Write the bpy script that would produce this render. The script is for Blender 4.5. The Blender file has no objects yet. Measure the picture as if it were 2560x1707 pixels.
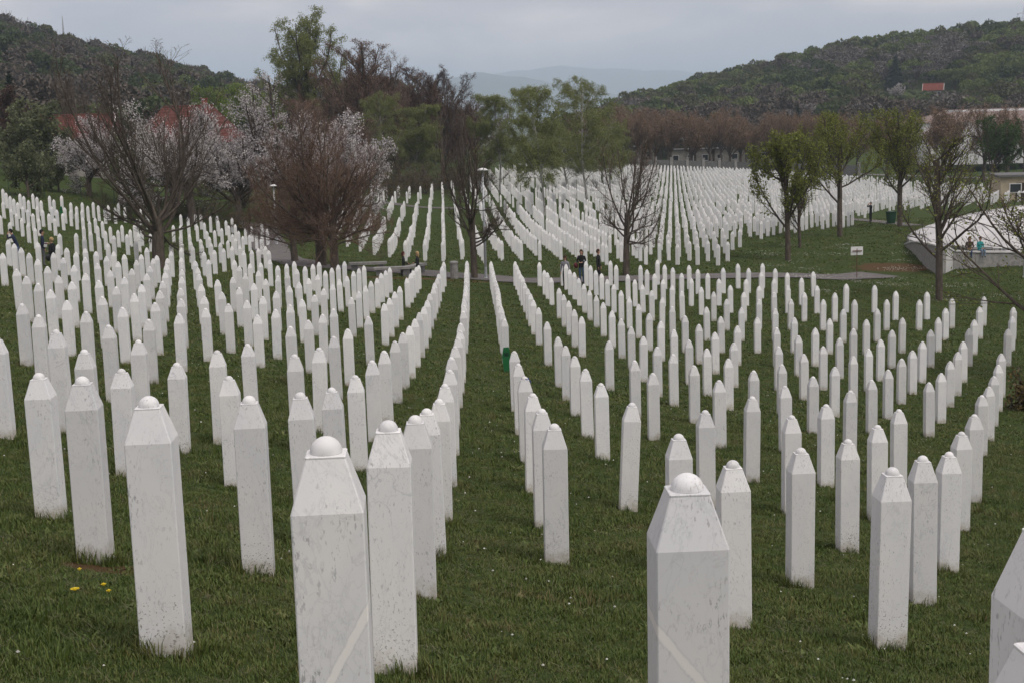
import bpy, math, random
import numpy as np
from mathutils import Vector, Matrix

scene = bpy.context.scene
col = scene.collection
R = math.radians

# ------------------------------------------------------------------ camera
cam_d = bpy.data.cameras.new('camera')
cam_d.sensor_width = 36.0
cam_d.lens = 36.0 * 3500 / 2560
cam_d.clip_start = 0.05
cam_d.clip_end = 40000
cam = bpy.data.objects.new('camera', cam_d)
col.objects.link(cam)
PITCH, ROLL = R(9.1), R(-1.75)
_right = Vector((1, 0, 0)); _fw = Vector((0, math.cos(PITCH), -math.sin(PITCH))); _up = Vector((0, math.sin(PITCH), math.cos(PITCH)))
_r2 = _right * math.cos(ROLL) + _up * math.sin(ROLL)
_u2 = -_right * math.sin(ROLL) + _up * math.cos(ROLL)
cam.matrix_world = Matrix(((_r2.x, _u2.x, -_fw.x, 0), (_r2.y, _u2.y, -_fw.y, 0), (_r2.z, _u2.z, -_fw.z, 0), (0, 0, 0, 1)))
scene.camera = cam

# ------------------------------------------------------------------ world: overcast sky
SUN_EL, SUN_AZ = R(54), R(138)      # azimuth clockwise from the view direction (+Y)
world = bpy.data.worlds.new('World'); scene.world = world; world.use_nodes = True
wn = world.node_tree; wn.nodes.clear()
def N(t, kind, **kw):
    n = t.nodes.new(kind)
    for k, v in kw.items():
        if k.startswith('i_'):
            key = k[2:]; key = int(key) if key.isdigit() else key.replace('_', ' ')
            n.inputs[key].default_value = v
        else: setattr(n, k, v)
    return n
out = N(wn, 'ShaderNodeOutputWorld'); bg = N(wn, 'ShaderNodeBackground'); bg.inputs['Strength'].default_value = 0.10
sky = N(wn, 'ShaderNodeTexSky', sky_type='NISHITA'); sky.sun_disc = False
sky.sun_elevation = SUN_EL; sky.sun_rotation = SUN_AZ
tc = N(wn, 'ShaderNodeTexCoord')
mp = N(wn, 'ShaderNodeMapping'); mp.inputs['Scale'].default_value = (1.0, 1.0, 3.2)
nz = N(wn, 'ShaderNodeTexNoise', i_Scale=4.6, i_Detail=6.0, i_Roughness=0.52, i_Distortion=0.35)
rp = N(wn, 'ShaderNodeValToRGB')
rp.color_ramp.elements[0].position = 0.36; rp.color_ramp.elements[0].color = (4.1, 3.95, 4.5, 1)
rp.color_ramp.elements[1].position = 0.66; rp.color_ramp.elements[1].color = (9.0, 7.7, 7.1, 1)
e = rp.color_ramp.elements.new(0.52); e.color = (5.4, 4.85, 4.95, 1)
mx = N(wn, 'ShaderNodeMixRGB', i_Fac=0.93)
L = wn.links.new
L(tc.outputs['Generated'], mp.inputs['Vector']); L(mp.outputs[0], nz.inputs['Vector']); L(nz.outputs['Fac'], rp.inputs[0])
L(sky.outputs[0], mx.inputs[1]); L(rp.outputs[0], mx.inputs[2]); L(mx.outputs[0], bg.inputs['Color']); L(bg.outputs[0], out.inputs[0])

# ------------------------------------------------------------------ the sun behind the cloud
sd = bpy.data.lights.new('sun', 'SUN'); sd.energy = 1.5; sd.angle = R(28); sd.color = (1.0, 0.95, 0.87)
so = bpy.data.objects.new('sun', sd); col.objects.link(so)
_s = Vector((math.sin(SUN_AZ) * math.cos(SUN_EL), math.cos(SUN_AZ) * math.cos(SUN_EL), math.sin(SUN_EL)))
so.rotation_euler = (-_s).to_track_quat('-Z', 'Y').to_euler()
so.location = (20, -20, 60)

scene.view_settings.view_transform = 'Standard'; scene.view_settings.look = 'None'
scene.view_settings.exposure = 0.50; scene.view_settings.gamma = 1.0
scene.cycles.max_bounces = 5; scene.cycles.diffuse_bounces = 2; scene.cycles.glossy_bounces = 1
scene.cycles.transmission_bounces = 2; scene.cycles.volume_bounces = 2; scene.cycles.transparent_max_bounces = 6
scene.cycles.use_denoising = True; scene.cycles.use_adaptive_sampling = True; scene.cycles.adaptive_threshold = 0.025

# ------------------------------------------------------------------ measured layout (metres, camera at the origin)
GX=[-90, -81, -72, -63, -54, -45, -36, -27, -18, -9, 0, 9, 18, 27, 36, 45, 54, 63, 72, 81, 90]
GY=[-20, -10, 0, 4, 8, 12, 16, 20, 25, 30, 36, 42, 50, 58, 66, 74, 82, 90, 98, 108, 118, 130, 145, 160, 180, 200, 225, 250, 280, 320]
GZ=[[2.89,2.71,2.54,2.37,2.22,2.1,2.02,2.02,2.12,2.31,2.51,2.59,2.57,2.46,2.27,2.06,1.83,1.61,1.38,1.15,0.92],[3.23,2.91,2.59,2.28,1.99,1.71,1.43,1.12,0.8,0.52,0.37,0.15,-0.12,-0.38,-0.55,-0.64,-0.7,-0.77,-0.87,-0.99,-1.11],[3.57,3.11,2.64,2.18,1.74,1.3,0.84,0.32,-0.32,-1.1,-1.61,-2.27,-2.87,-3.22,-3.34,-3.31,-3.21,-3.13,-3.12,-3.13,-3.14],[3.69,3.17,2.66,2.15,1.64,1.13,0.59,0.0,-0.63,-1.3,-2.22,-3.34,-3.98,-4.29,-4.39,-4.34,-4.22,-4.11,-4.03,-3.98,-3.94],[3.8,3.23,2.66,2.09,1.52,0.94,0.32,-0.33,-1.01,-1.75,-3.05,-4.36,-4.97,-5.27,-5.36,-5.31,-5.19,-5.05,-4.93,-4.82,-4.72],[3.89,3.27,2.65,2.02,1.38,0.73,0.04,-0.69,-1.53,-2.59,-3.85,-5.05,-5.76,-6.11,-6.23,-6.2,-6.09,-5.93,-5.78,-5.63,-5.49],[3.96,3.28,2.61,1.92,1.22,0.5,-0.27,-1.11,-2.07,-3.22,-4.48,-5.64,-6.39,-6.81,-6.98,-6.98,-6.88,-6.73,-6.56,-6.39,-6.22],[4.01,3.27,2.54,1.79,1.03,0.23,-0.62,-1.55,-2.58,-3.68,-4.93,-6.06,-6.91,-7.39,-7.6,-7.63,-7.56,-7.43,-7.26,-7.09,-6.91],[4.03,3.22,2.41,1.6,0.76,-0.12,-1.06,-2.08,-3.19,-4.36,-5.57,-6.67,-7.48,-7.97,-8.21,-8.29,-8.27,-8.17,-8.03,-7.87,-7.71],[4.02,3.14,2.25,1.36,0.44,-0.5,-1.51,-2.58,-3.74,-4.95,-6.09,-7.27,-7.96,-8.4,-8.67,-8.8,-8.83,-8.77,-8.67,-8.55,-8.42],[3.96,2.99,2.02,1.04,0.04,-0.99,-2.04,-3.14,-4.29,-5.5,-6.6,-7.78,-8.3,-8.75,-9.07,-9.25,-9.34,-9.34,-9.3,-9.23,-9.16],[3.87,2.81,1.75,0.68,-0.39,-1.48,-2.58,-3.67,-4.78,-6.01,-7.06,-7.97,-8.58,-9.03,-9.36,-9.57,-9.7,-9.76,-9.78,-9.78,-9.77],[3.69,2.53,1.36,0.19,-0.98,-2.14,-3.3,-4.44,-5.58,-6.69,-7.63,-8.41,-8.88,-9.29,-9.62,-9.85,-10.03,-10.15,-10.25,-10.33,-10.41],[3.5,2.22,0.95,-0.31,-1.56,-2.79,-4.0,-5.17,-6.28,-7.26,-8.06,-8.7,-9.14,-9.49,-9.78,-10.02,-10.22,-10.39,-10.56,-10.73,-10.89],[3.29,1.92,0.55,-0.8,-2.13,-3.42,-4.64,-5.79,-6.87,-7.78,-8.41,-8.86,-9.29,-9.59,-9.85,-10.09,-10.31,-10.54,-10.77,-11.0,-11.23],[3.08,1.63,0.18,-1.25,-2.65,-3.99,-5.23,-6.35,-7.32,-8.11,-8.58,-8.72,-9.2,-9.56,-9.83,-10.08,-10.33,-10.6,-10.88,-11.17,-11.46],[2.86,1.37,-0.13,-1.61,-3.08,-4.48,-5.78,-6.92,-7.83,-8.38,-8.75,-9.04,-9.23,-9.45,-9.71,-10.0,-10.3,-10.61,-10.94,-11.28,-11.61],[2.62,1.13,-0.37,-1.86,-3.36,-4.84,-6.26,-7.57,-8.58,-8.84,-9.01,-9.08,-9.09,-9.29,-9.59,-9.9,-10.24,-10.6,-10.96,-11.33,-11.7],[2.36,0.9,-0.55,-2.02,-3.51,-5.03,-6.58,-8.06,-9.1,-9.29,-9.27,-9.17,-9.09,-9.22,-9.49,-9.84,-10.21,-10.59,-10.98,-11.36,-11.75],[2.0,0.62,-0.76,-2.14,-3.54,-4.98,-6.48,-7.99,-9.05,-9.42,-9.47,-9.4,-9.33,-9.34,-9.55,-9.87,-10.23,-10.61,-11.0,-11.39,-11.78],[1.62,0.33,-0.96,-2.25,-3.54,-4.83,-6.12,-7.4,-8.48,-9.15,-9.48,-9.59,-9.61,-9.66,-9.8,-10.05,-10.36,-10.7,-11.06,-11.43,-11.8],[1.14,-0.04,-1.22,-2.4,-3.56,-4.72,-5.89,-7.04,-8.04,-8.83,-9.38,-9.71,-9.9,-10.04,-10.18,-10.37,-10.62,-10.9,-11.2,-11.52,-11.85],[0.55,-0.52,-1.59,-2.66,-3.72,-4.81,-5.91,-6.97,-7.91,-8.69,-9.32,-9.8,-10.15,-10.4,-10.61,-10.79,-10.99,-11.21,-11.45,-11.7,-11.96],[-0.04,-1.03,-2.02,-3.02,-4.02,-5.04,-6.06,-7.05,-7.95,-8.71,-9.35,-9.88,-10.31,-10.65,-10.91,-11.12,-11.31,-11.51,-11.72,-11.94,-12.17],[-0.83,-1.74,-2.65,-3.57,-4.49,-5.41,-6.31,-7.18,-8.0,-8.73,-9.37,-9.93,-10.42,-10.82,-11.13,-11.4,-11.64,-11.86,-12.09,-12.31,-12.53],[-1.63,-2.46,-3.29,-4.11,-4.94,-5.75,-6.54,-7.31,-8.04,-8.71,-9.33,-9.89,-10.39,-10.83,-11.21,-11.54,-11.84,-12.13,-12.41,-12.67,-12.94],[-2.61,-3.33,-4.04,-4.75,-5.45,-6.14,-6.82,-7.47,-8.1,-8.7,-9.26,-9.8,-10.31,-10.78,-11.22,-11.63,-12.01,-12.38,-12.73,-13.08,-13.42],[-3.55,-4.15,-4.75,-5.35,-5.94,-6.52,-7.09,-7.65,-8.2,-8.73,-9.25,-9.76,-10.26,-10.75,-11.23,-11.68,-12.13,-12.56,-12.98,-13.4,-13.81],[-4.61,-5.08,-5.56,-6.03,-6.5,-6.97,-7.44,-7.91,-8.38,-8.85,-9.33,-9.8,-10.29,-10.77,-11.26,-11.75,-12.23,-12.72,-13.2,-13.69,-14.17],[-5.97,-6.29,-6.6,-6.92,-7.25,-7.58,-7.93,-8.29,-8.67,-9.07,-9.48,-9.91,-10.37,-10.84,-11.33,-11.84,-12.37,-12.9,-13.45,-14.01,-14.56]]
STONES=[(0.8,1.96,1.22),(1.16,2.91,1.3),(-0.55,3.96,1.26),(0.49,3.97,1.24),(-1.87,4.4,1.14),(-1.68,6.34,1.25),(-0.61,6.46,1.25),(-2.79,8.92,1.25),(-0.66,9.01,1.25),(2.48,9.04,1.28),(-1.78,9.23,1.25),(1.48,9.25,1.19),(-3.82,11.14,1.22),(-1.74,11.3,1.3),(-0.71,11.37,1.28),(3.47,11.58,1.33),(0.33,11.74,1.25),(2.48,11.89,1.27),(1.42,11.91,1.27),(-0.76,13.74,1.29),(4.45,14.02,1.28),(-1.84,14.06,1.28),(0.28,14.11,1.28),(-4.18,14.69,1.19),(3.59,14.73,1.26),(-3.07,14.87,1.23),(-4.89,15.81,1.3),(1.33,16.27,1.32),(-0.83,16.71,1.29),(-6.25,16.83,1.27),(0.22,16.88,1.27),(2.39,17.13,1.26),(-4.19,17.16,1.15),(3.48,17.22,1.3),(-1.97,17.22,1.24),(5.64,17.27,1.3),(4.62,17.39,1.27),(-5.77,17.63,1.38),(-3.91,18.27,1.28),(-2.91,18.45,1.33),(-5.27,19.48,1.2),(0.17,19.57,1.27),(-0.91,19.64,1.25),(3.44,19.9,1.28),(6.7,19.94,1.32),(4.59,20.17,1.25),(-2.06,20.21,1.23),(5.75,20.45,1.26),(-2.91,20.64,1.31),(1.33,20.83,1.2),(-6.37,21.92,1.25),(-4.28,22.43,1.16),(-2.13,22.99,1.27),(-7.87,23.1,1.25),(-1.04,23.54,1.25),(0.11,23.6,1.25),(1.28,24.06,1.25),(3.68,24.56,1.25),(4.89,24.7,1.25),(2.53,24.88,1.25),(6.14,25.06,1.25),(-6.82,26.04,1.25),(-8.14,26.56,1.25),(-3.42,26.64,1.25),(-2.3,27.1,1.25),(-9.56,27.2,1.25),(-1.12,27.26,1.25),(9.35,27.4,1.25),(0.05,27.62,1.25),(1.25,27.86,1.25),(2.52,28.48,1.25),(-4.56,28.66,1.25),(3.81,28.96,1.25),(6.38,29.28,1.25),(-7.02,29.3,1.25),(5.12,29.32,1.25),(-3.51,29.62,1.25),(-8.32,29.76,1.25),(-2.37,30.08,1.25),(7.86,30.12,1.25),(-1.18,30.14,1.25),(-9.65,30.22,1.25),(10.6,30.58,1.25),(9.29,30.66,1.25),(1.2,30.94,1.25),(-4.6,31.42,1.25),(-5.79,31.66,1.25),(3.76,32.22,1.25),(-7.09,32.24,1.25),(-2.4,32.46,1.25),(-8.34,32.6,1.25),(6.38,32.68,1.25),(-1.23,32.68,1.25),(5.13,32.76,1.25),(-9.67,32.98,1.25),(7.83,33.5,1.25),(-11.06,33.52,1.25),(11.72,33.52,1.25),(1.13,33.68,1.25),(10.49,33.7,1.25),(9.24,33.88,1.25),(-4.63,33.96,1.25),(3.58,34.12,1.25),(-5.81,34.18,1.25),(2.4,34.26,1.25),(-7.05,34.68,1.25),(-3.57,34.7,1.25),(-8.28,34.92,1.25),(-1.29,35.14,1.25),(-9.51,35.2,1.25),(-2.45,35.2,1.25),(-12.0,35.42,1.25),(5.0,35.44,1.25),(12.79,36.24,1.25),(-4.66,36.48,1.25),(-5.81,36.56,1.25),(7.74,36.6,1.25),(-6.98,36.74,1.25),(11.67,36.76,1.25),(-8.14,36.9,1.25),(10.43,36.94,1.25),(9.13,36.94,1.25),(3.52,37.16,1.25),(-10.54,37.2,1.25),(-9.41,37.38,1.25),(-11.77,37.44,1.25),(4.81,37.54,1.25),(-13.08,37.72,1.25),(6.09,37.94,1.25),(7.33,38.0,1.25),(-2.51,38.06,1.25),(-0.19,38.48,1.25),(13.73,38.7,1.25),(8.73,38.74,1.25),(12.51,38.76,1.25),(11.25,38.76,1.25),(10.01,38.76,1.25),(1.0,38.86,1.25),(-7.0,39.22,1.25),(-11.58,39.28,1.25),(-10.41,39.28,1.25),(-12.75,39.38,1.25),(-9.34,39.46,1.25),(-8.19,39.5,1.25),(-5.93,39.54,1.25),(3.44,39.84,1.25),(4.7,40.1,1.25),(5.94,40.4,1.24),(-1.4,40.5,1.24),(-14.29,40.5,1.25),(-3.74,40.9,1.25),(12.15,40.9,1.25),(8.5,41.0,1.24),(10.94,41.0,1.25),(9.73,41.0,1.24),(-2.58,41.0,1.24),(-0.26,41.3,1.25),(13.51,41.3,1.25),(-12.81,42.1,1.24),(2.13,42.1,1.25),(-11.65,42.1,1.25),(-10.49,42.1,1.25),(-5.97,42.3,1.25),(5.76,42.5,1.25),(-9.43,42.5,1.25),(-7.15,42.5,1.25),(4.59,42.6,1.25),(-4.89,42.7,1.25),(-8.32,42.7,1.25),(3.39,42.7,1.24),(6.98,42.8,1.25),(8.24,43.0,1.25),(-1.47,43.4,1.24),(-14.44,43.6,1.25),(9.57,43.6,1.25),(10.87,44.0,1.25),(12.1,44.0,1.25),(-3.84,44.1,1.25),(-0.33,44.5,1.24),(-2.69,44.5,1.25),(13.52,44.6,1.24),(0.88,45.0,1.25),(2.06,45.3,1.25),(14.99,45.3,1.25),(-13.06,45.6,1.25),(16.37,45.6,1.24),(-11.92,45.7,1.25),(4.55,45.8,1.25),(5.74,45.8,1.25),(3.33,45.9,1.25),(-10.83,46.0,1.25),(-8.5,46.1,1.25),(-1.54,46.2,1.25),(-9.74,46.4,1.25),(7.03,46.4,1.25),(-7.39,46.5,1.25),(-6.24,46.5,1.25),(-5.08,46.5,1.25),(-14.57,46.7,1.25),(8.35,47.0,1.24),(9.69,47.5,1.25),(10.96,47.7,1.24),(12.26,47.8,1.24),(-0.39,48.0,1.25),(-4.01,48.1,1.25),(-13.15,48.5,1.25),(16.22,48.5,1.24),(-2.82,48.5,1.25),(-12.02,48.6,1.25),(13.72,48.6,1.25),(15.12,49.0,1.25),(-16.54,49.0,1.25),(-1.61,49.1,1.25),(0.8,49.1,1.24),(-9.82,49.3,1.25),(-11.0,49.3,1.25),(-7.53,49.7,1.25),(17.98,49.7,1.25),(2.08,49.7,1.25),(-8.74,49.9,1.25),(5.83,50.1,1.25),(3.33,50.1,1.25),(-6.4,50.1,1.25),(4.61,50.2,1.25),(-14.87,50.4,1.25),(-5.26,50.5,1.25),(7.14,50.6,1.25),(8.45,50.9,1.25),(9.73,51.1,1.25),(-0.45,51.2,1.25),(12.34,51.5,1.25),(-12.15,51.7,1.25),(-4.12,51.7,1.25),(-18.76,51.8,1.25),(-13.38,51.9,1.25),(13.71,51.9,1.25),(-2.91,52.1,1.25),(-1.69,52.1,1.24),(0.74,52.3,1.25),(-16.77,52.5,1.25),(-9.97,52.5,1.25),(-7.62,52.7,1.25),(16.56,52.8,1.24),(-8.81,52.8,1.25),(2.03,53.0,1.24),(19.33,53.3,1.25),(3.28,53.4,1.24),(18.07,53.4,1.24),(-6.55,53.5,1.25),(-15.01,53.5,1.25),(4.56,53.5,1.25),(-5.37,53.8,1.25),(5.86,53.9,1.25),(-0.49,54.0,1.25),(-12.11,54.1,1.25),(-18.61,54.2,1.25),(8.47,54.5,1.24),(-13.43,54.6,1.25),(-1.75,54.6,1.25),(-16.62,54.8,1.25),(9.81,54.9,1.24),(0.68,55.0,1.24),(-3.0,55.2,1.25),(11.15,55.3,1.25),(12.46,55.4,1.25),(-10.01,55.4,1.25),(13.75,55.5,1.25),(-8.87,55.6,1.25),(-7.69,55.7,1.25),(15.12,55.8,1.25),(16.46,55.9,1.25),(3.19,56.1,1.24),(-6.56,56.1,1.25),(-5.37,56.1,1.25),(-15.02,56.2,1.25),(-0.55,56.3,1.25),(1.96,56.3,1.24),(4.49,56.5,1.25),(-18.45,56.6,1.25),(-13.32,56.7,1.25),(18.07,56.8,1.25),(5.8,57.1,1.25),(-1.81,57.2,1.25),(-4.25,57.4,1.25),(7.09,57.4,1.25),(-16.59,57.5,1.25),(19.64,57.6,1.25),(8.43,57.7,1.24),(9.72,57.9,1.24),(0.61,58.0,1.25),(-3.06,58.1,1.24),(11.03,58.1,1.25),(-11.3,58.3,1.25),(12.35,58.4,1.24),(13.66,58.5,1.24),(-0.61,58.6,1.25),(-20.5,58.8,1.25),(-15.03,58.9,1.25),(-9.02,59.0,1.25),(3.14,59.1,1.25),(-7.86,59.3,1.25),(16.5,59.5,1.24),(4.43,59.7,1.25),(-13.44,59.7,1.25),(-5.51,59.7,1.25),(-18.5,59.7,1.25),(17.94,59.8,1.25),(-6.73,59.9,1.25),(-4.3,60.1,1.25),(-1.89,60.1,1.25),(-16.54,60.1,1.25),(5.72,60.1,1.24),(8.25,60.1,1.24),(7.0,60.2,1.25),(9.65,61.0,1.24),(-14.95,61.1,1.25),(10.92,61.1,1.24),(-11.36,61.1,1.25),(-10.18,61.2,1.25),(-18.12,61.3,1.25),(0.54,61.3,1.24),(12.26,61.4,1.25),(-0.69,61.4,1.25),(13.59,61.6,1.25),(-3.16,61.7,1.25),(-13.34,61.9,1.25),(-9.11,62.1,1.25),(-7.94,62.2,1.25),(1.84,62.2,1.25),(15.02,62.2,1.24),(-16.38,62.2,1.25),(16.33,62.3,1.25),(-15.71,62.3,1.25),(-14.65,62.4,1.25),(3.09,62.5,1.25),(-22.09,62.5,1.25),(-5.57,62.6,1.25),(5.61,62.6,1.25),(4.37,62.6,1.25),(-19.83,62.7,1.25),(-6.8,62.7,1.24),(-12.37,62.8,1.25),(-1.97,63.1,1.25),(-17.86,63.1,1.25),(-4.39,63.1,1.24),(6.94,63.2,1.24),(-11.28,63.2,1.25),(8.25,63.5,1.24),(-10.21,63.8,1.25),(9.59,64.0,1.24),(0.49,64.0,1.25),(-21.58,64.1,1.25),(10.88,64.1,1.24),(-9.06,64.2,1.25),(12.19,64.3,1.25),(-19.47,64.3,1.25),(-0.75,64.3,1.25),(-7.94,64.6,1.25),(13.55,64.7,1.25),(1.75,65.2,1.25),(3.01,65.3,1.25),(-6.82,65.3,1.25),(-23.38,65.4,1.25),(-5.63,65.4,1.25),(-21.09,65.4,1.25),(4.29,65.4,1.25),(5.54,65.5,1.25),(-2.03,65.6,1.25),(6.81,65.7,1.25),(-11.28,65.7,1.25),(-10.15,65.8,1.25),(-4.43,65.9,1.25),(8.13,66.1,1.24),(9.41,66.3,1.24),(-0.82,66.6,1.25),(0.43,66.6,1.25),(12.08,66.9,1.24),(1.66,67.0,1.24),(-3.27,67.1,1.24),(-16.24,67.1,1.24),(-9.18,67.2,1.25),(4.15,67.2,1.25),(2.89,67.2,1.25),(13.41,67.3,1.24),(-7.99,67.4,1.25),(6.64,67.6,1.24),(14.82,67.9,1.24),(-2.09,68.0,1.25),(-17.61,68.0,1.24),(7.94,68.0,1.24),(9.18,68.1,1.24),(-4.46,68.3,1.25),(10.49,68.5,1.25),(13.1,68.8,1.24),(11.78,68.8,1.25),(-0.89,68.8,1.25),(0.35,69.1,1.25),(-15.08,69.1,1.25),(4.01,69.2,1.24),(5.28,69.3,1.25),(6.49,69.3,1.24),(2.81,69.5,1.24),(7.73,69.6,1.24),(8.97,69.7,1.24),(-3.32,70.2,1.25),(11.5,70.2,1.24),(-20.14,70.3,1.25),(12.77,70.4,1.24),(-16.58,70.8,1.24),(-2.16,70.8,1.24),(-14.96,70.9,1.25),(1.5,71.0,1.24),(-0.94,71.0,1.25),(3.89,71.0,1.25),(5.13,71.1,1.24),(0.27,71.2,1.25),(7.54,71.2,1.24),(2.7,71.2,1.24),(-13.58,71.6,1.25),(-14.98,73.3,1.25),(-13.53,73.4,1.25),(-16.62,73.4,1.25),(-22.46,74.1,1.25),(-17.93,74.2,1.25),(-12.78,74.3,1.25),(-19.93,74.8,1.25),(-14.85,75.0,1.25),(-13.47,75.1,1.25),(-16.62,75.7,1.25),(-22.22,75.9,1.25),(-24.72,77.1,1.25),(-14.88,77.3,1.25),(-13.5,77.4,1.25),(-18.17,77.6,1.25),(-16.6,78.0,1.25),(-24.47,79.2,1.25),(-18.09,79.5,1.25),(-16.43,79.6,1.25),(-22.6,80.1,1.25),(-27.96,82.8,1.25),(-25.66,86.0,1.25),(-23.43,86.0,1.25),(-31.26,88.0,1.25),(-30.6,89.4,1.25),(-19.93,90.5,1.25),(-26.16,90.9,1.25),(-24.24,91.8,1.25),(-18.68,93.1,1.25),(-24.05,94.0,1.25),(-34.14,94.4,1.25),(-28.73,94.8,1.25),(-32.85,94.8,1.25),(-26.6,95.5,1.25),(-22.54,96.2,1.25),(-20.63,96.5,1.25),(-32.37,96.8,1.24),(-28.4,96.9,1.25),(-26.26,97.3,1.25),(-22.34,98.0,1.25),(-27.86,98.1,1.25),(-19.16,98.1,1.24),(-34.37,98.2,1.25),(-31.86,98.6,1.24),(-25.89,98.9,1.24),(-17.55,99.2,1.25),(-18.94,99.6,1.25),(-33.76,99.8,1.25),(-27.56,100.0,1.24),(-29.9,100.2,1.24),(-35.55,100.6,1.24),(-29.24,101.1,1.25),(-33.12,101.3,1.24),(-18.78,101.4,1.24),(-27.06,101.5,1.25),(-30.82,101.7,1.24),(-20.09,101.8,1.25),(-34.79,101.8,1.25),(-22.01,102.2,1.24),(-32.49,102.5,1.24),(-34.01,102.7,1.24),(-21.56,102.8,1.25),(-30.27,102.9,1.25),(-35.65,103.3,1.24),(-18.63,103.3,1.24),(-24.74,103.4,1.24),(-19.98,103.7,1.24),(-33.36,103.9,1.24),(-31.93,103.9,1.24),(-37.38,104.2,1.24),(-24.4,104.3,1.25),(-34.91,104.3,1.25),(-18.4,104.5,1.25),(-27.7,104.6,1.25),(-21.48,104.9,1.25),(-23.92,104.9,1.24),(-36.61,105.1,1.24),(-32.78,105.3,1.24),(-23.41,105.4,1.24),(-34.24,105.5,1.24),(-19.88,105.9,1.24),(-18.26,106.0,1.24),(-33.48,106.2,1.24),(-32.18,106.2,1.25),(-37.48,106.8,1.24),(-21.33,106.9,1.25),(-23.21,107.1,1.25),(-36.58,107.4,1.24),(-19.7,107.5,1.25),(-33.03,107.6,1.24),(-20.99,107.7,1.24),(-35.9,108.2,1.25),(-38.33,108.4,1.25),(-32.55,108.9,1.24),(-31.29,109.1,1.24),(-28.03,109.1,1.25),(-37.53,109.2,1.24),(-22.59,109.3,1.24),(-33.96,109.3,1.24),(-24.98,109.5,1.24),(-35.4,109.7,1.24),(-30.71,109.8,1.24),(-32.03,110.0,1.24),(-22.16,110.1,1.25),(-39.19,110.1,1.24),(-19.35,110.1,1.24),(-36.85,110.2,1.24),(-33.38,110.3,1.24),(-25.78,110.6,1.24),(-28.96,110.7,1.25),(-38.37,110.8,1.25),(-23.55,110.9,1.24),(-30.26,111.0,1.24),(-31.54,111.0,1.24),(-24.79,111.2,1.24),(-32.79,111.2,1.25),(-36.23,111.3,1.25),(-22.0,111.7,1.24),(-23.17,111.7,1.25),(-37.69,111.8,1.25),(-24.47,111.8,1.24),(-40.08,111.9,1.24),(-35.56,112.2,1.25),(-31.18,112.5,1.24)]
POLY_A=[(-16.0, 111.2), (-11.4, 102.7), (-8.9, 95.2), (-7.3, 89.7), (-6.0, 86.0), (-5.0, 86.9), (-3.5, 82.9), (-2.5, 83.7), (-1.2, 85.2), (0.0, 86.2), (3.8, 83.9), (6.4, 81.9), (8.8, 82.9), (14.2, 151.0), (21.8, 262.0), (-1.2, 240.0), (-4.9, 195.0), (-10.2, 159.7), (-16.7, 150.6), (-18.5, 133.0)]
POLY_B=[(8.8, 82.9), (10.1, 82.0), (11.3, 81.6), (12.6, 82.0), (13.8, 85.5), (15.7, 92.6), (17.8, 97.2), (18.9, 100.3), (20.0, 102.6), (23.8, 107.0), (27.2, 109.4), (28.9, 116.1), (36.3, 139.0), (42.5, 144.5), (47.9, 148.4), (59.6, 162.0), (66.2, 180.0), (56.4, 225.0), (50.0, 240.0), (45.8, 255.0), (27.7, 262.0), (21.8, 262.0), (14.2, 151.0)]
PATH=[(-21.1, 117.3), (-19.4, 111.5), (-18.2, 106.0), (-16.5, 99.0), (-13.5, 88.2), (-11.0, 80.8), (-9.0, 79.8), (-7.1, 78.7), (-5.3, 78.1), (-3.9, 76.8), (-1.6, 75.5), (0.5, 73.7), (2.6, 73.5), (4.8, 73.7), (6.9, 73.8), (9.1, 74.3), (11.3, 75.1), (13.7, 76.2), (15.9, 76.4), (17.5, 75.8), (19.0, 76.4), (20.6, 77.5)]
PATH2=[(29.5, 126.1), (30.4, 123.8), (31.2, 120.0), (31.8, 115.0), (32.2, 110.7)]
PATH3=[(-13.8, 143.0), (-12.8, 145.1), (-10.5, 142.6), (-8.4, 141.1), (-6.0, 141.5), (-3.6, 142.2), (-1.2, 142.9)]

rng = np.random.default_rng(7)
random.seed(7)

# ------------------------------------------------------------------ terrain function
gx = np.array(GX, float); gy = np.array(GY, float); gz = np.array(GZ)
def herm(g, V, x):
    m = np.gradient(V, g, axis=0)
    i = np.clip(np.searchsorted(g, x, side='right') - 1, 0, len(g) - 2)
    h = (g[i + 1] - g[i])[:, None]; t = ((x - g[i])[:, None]) / h
    return (2*t**3-3*t**2+1)*V[i] + (t**3-2*t**2+t)*h*m[i] + (-2*t**3+3*t**2)*V[i+1] + (t**3-t**2)*h*m[i+1]
FX = np.arange(-90, 90.1, 1.); FY = np.arange(-20, 320.1, 1.)
FZ = herm(gx, herm(gy, gz, FY).T, FX).T
def terr(x, y):
    x = np.clip(np.asarray(x, float), -90, 89.999); y = np.clip(np.asarray(y, float), -20, 319.999)
    i = np.floor(x + 90).astype(int); j = np.floor(y + 20).astype(int); tx = x + 90 - i; ty = y + 20 - j
    return (FZ[j, i]*(1-tx)+FZ[j, i+1]*tx)*(1-ty)+(FZ[j+1, i]*(1-tx)+FZ[j+1, i+1]*tx)*ty
def smooth(t):
    t = np.clip(t, 0, 1); return t*t*(3-2*t)
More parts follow.
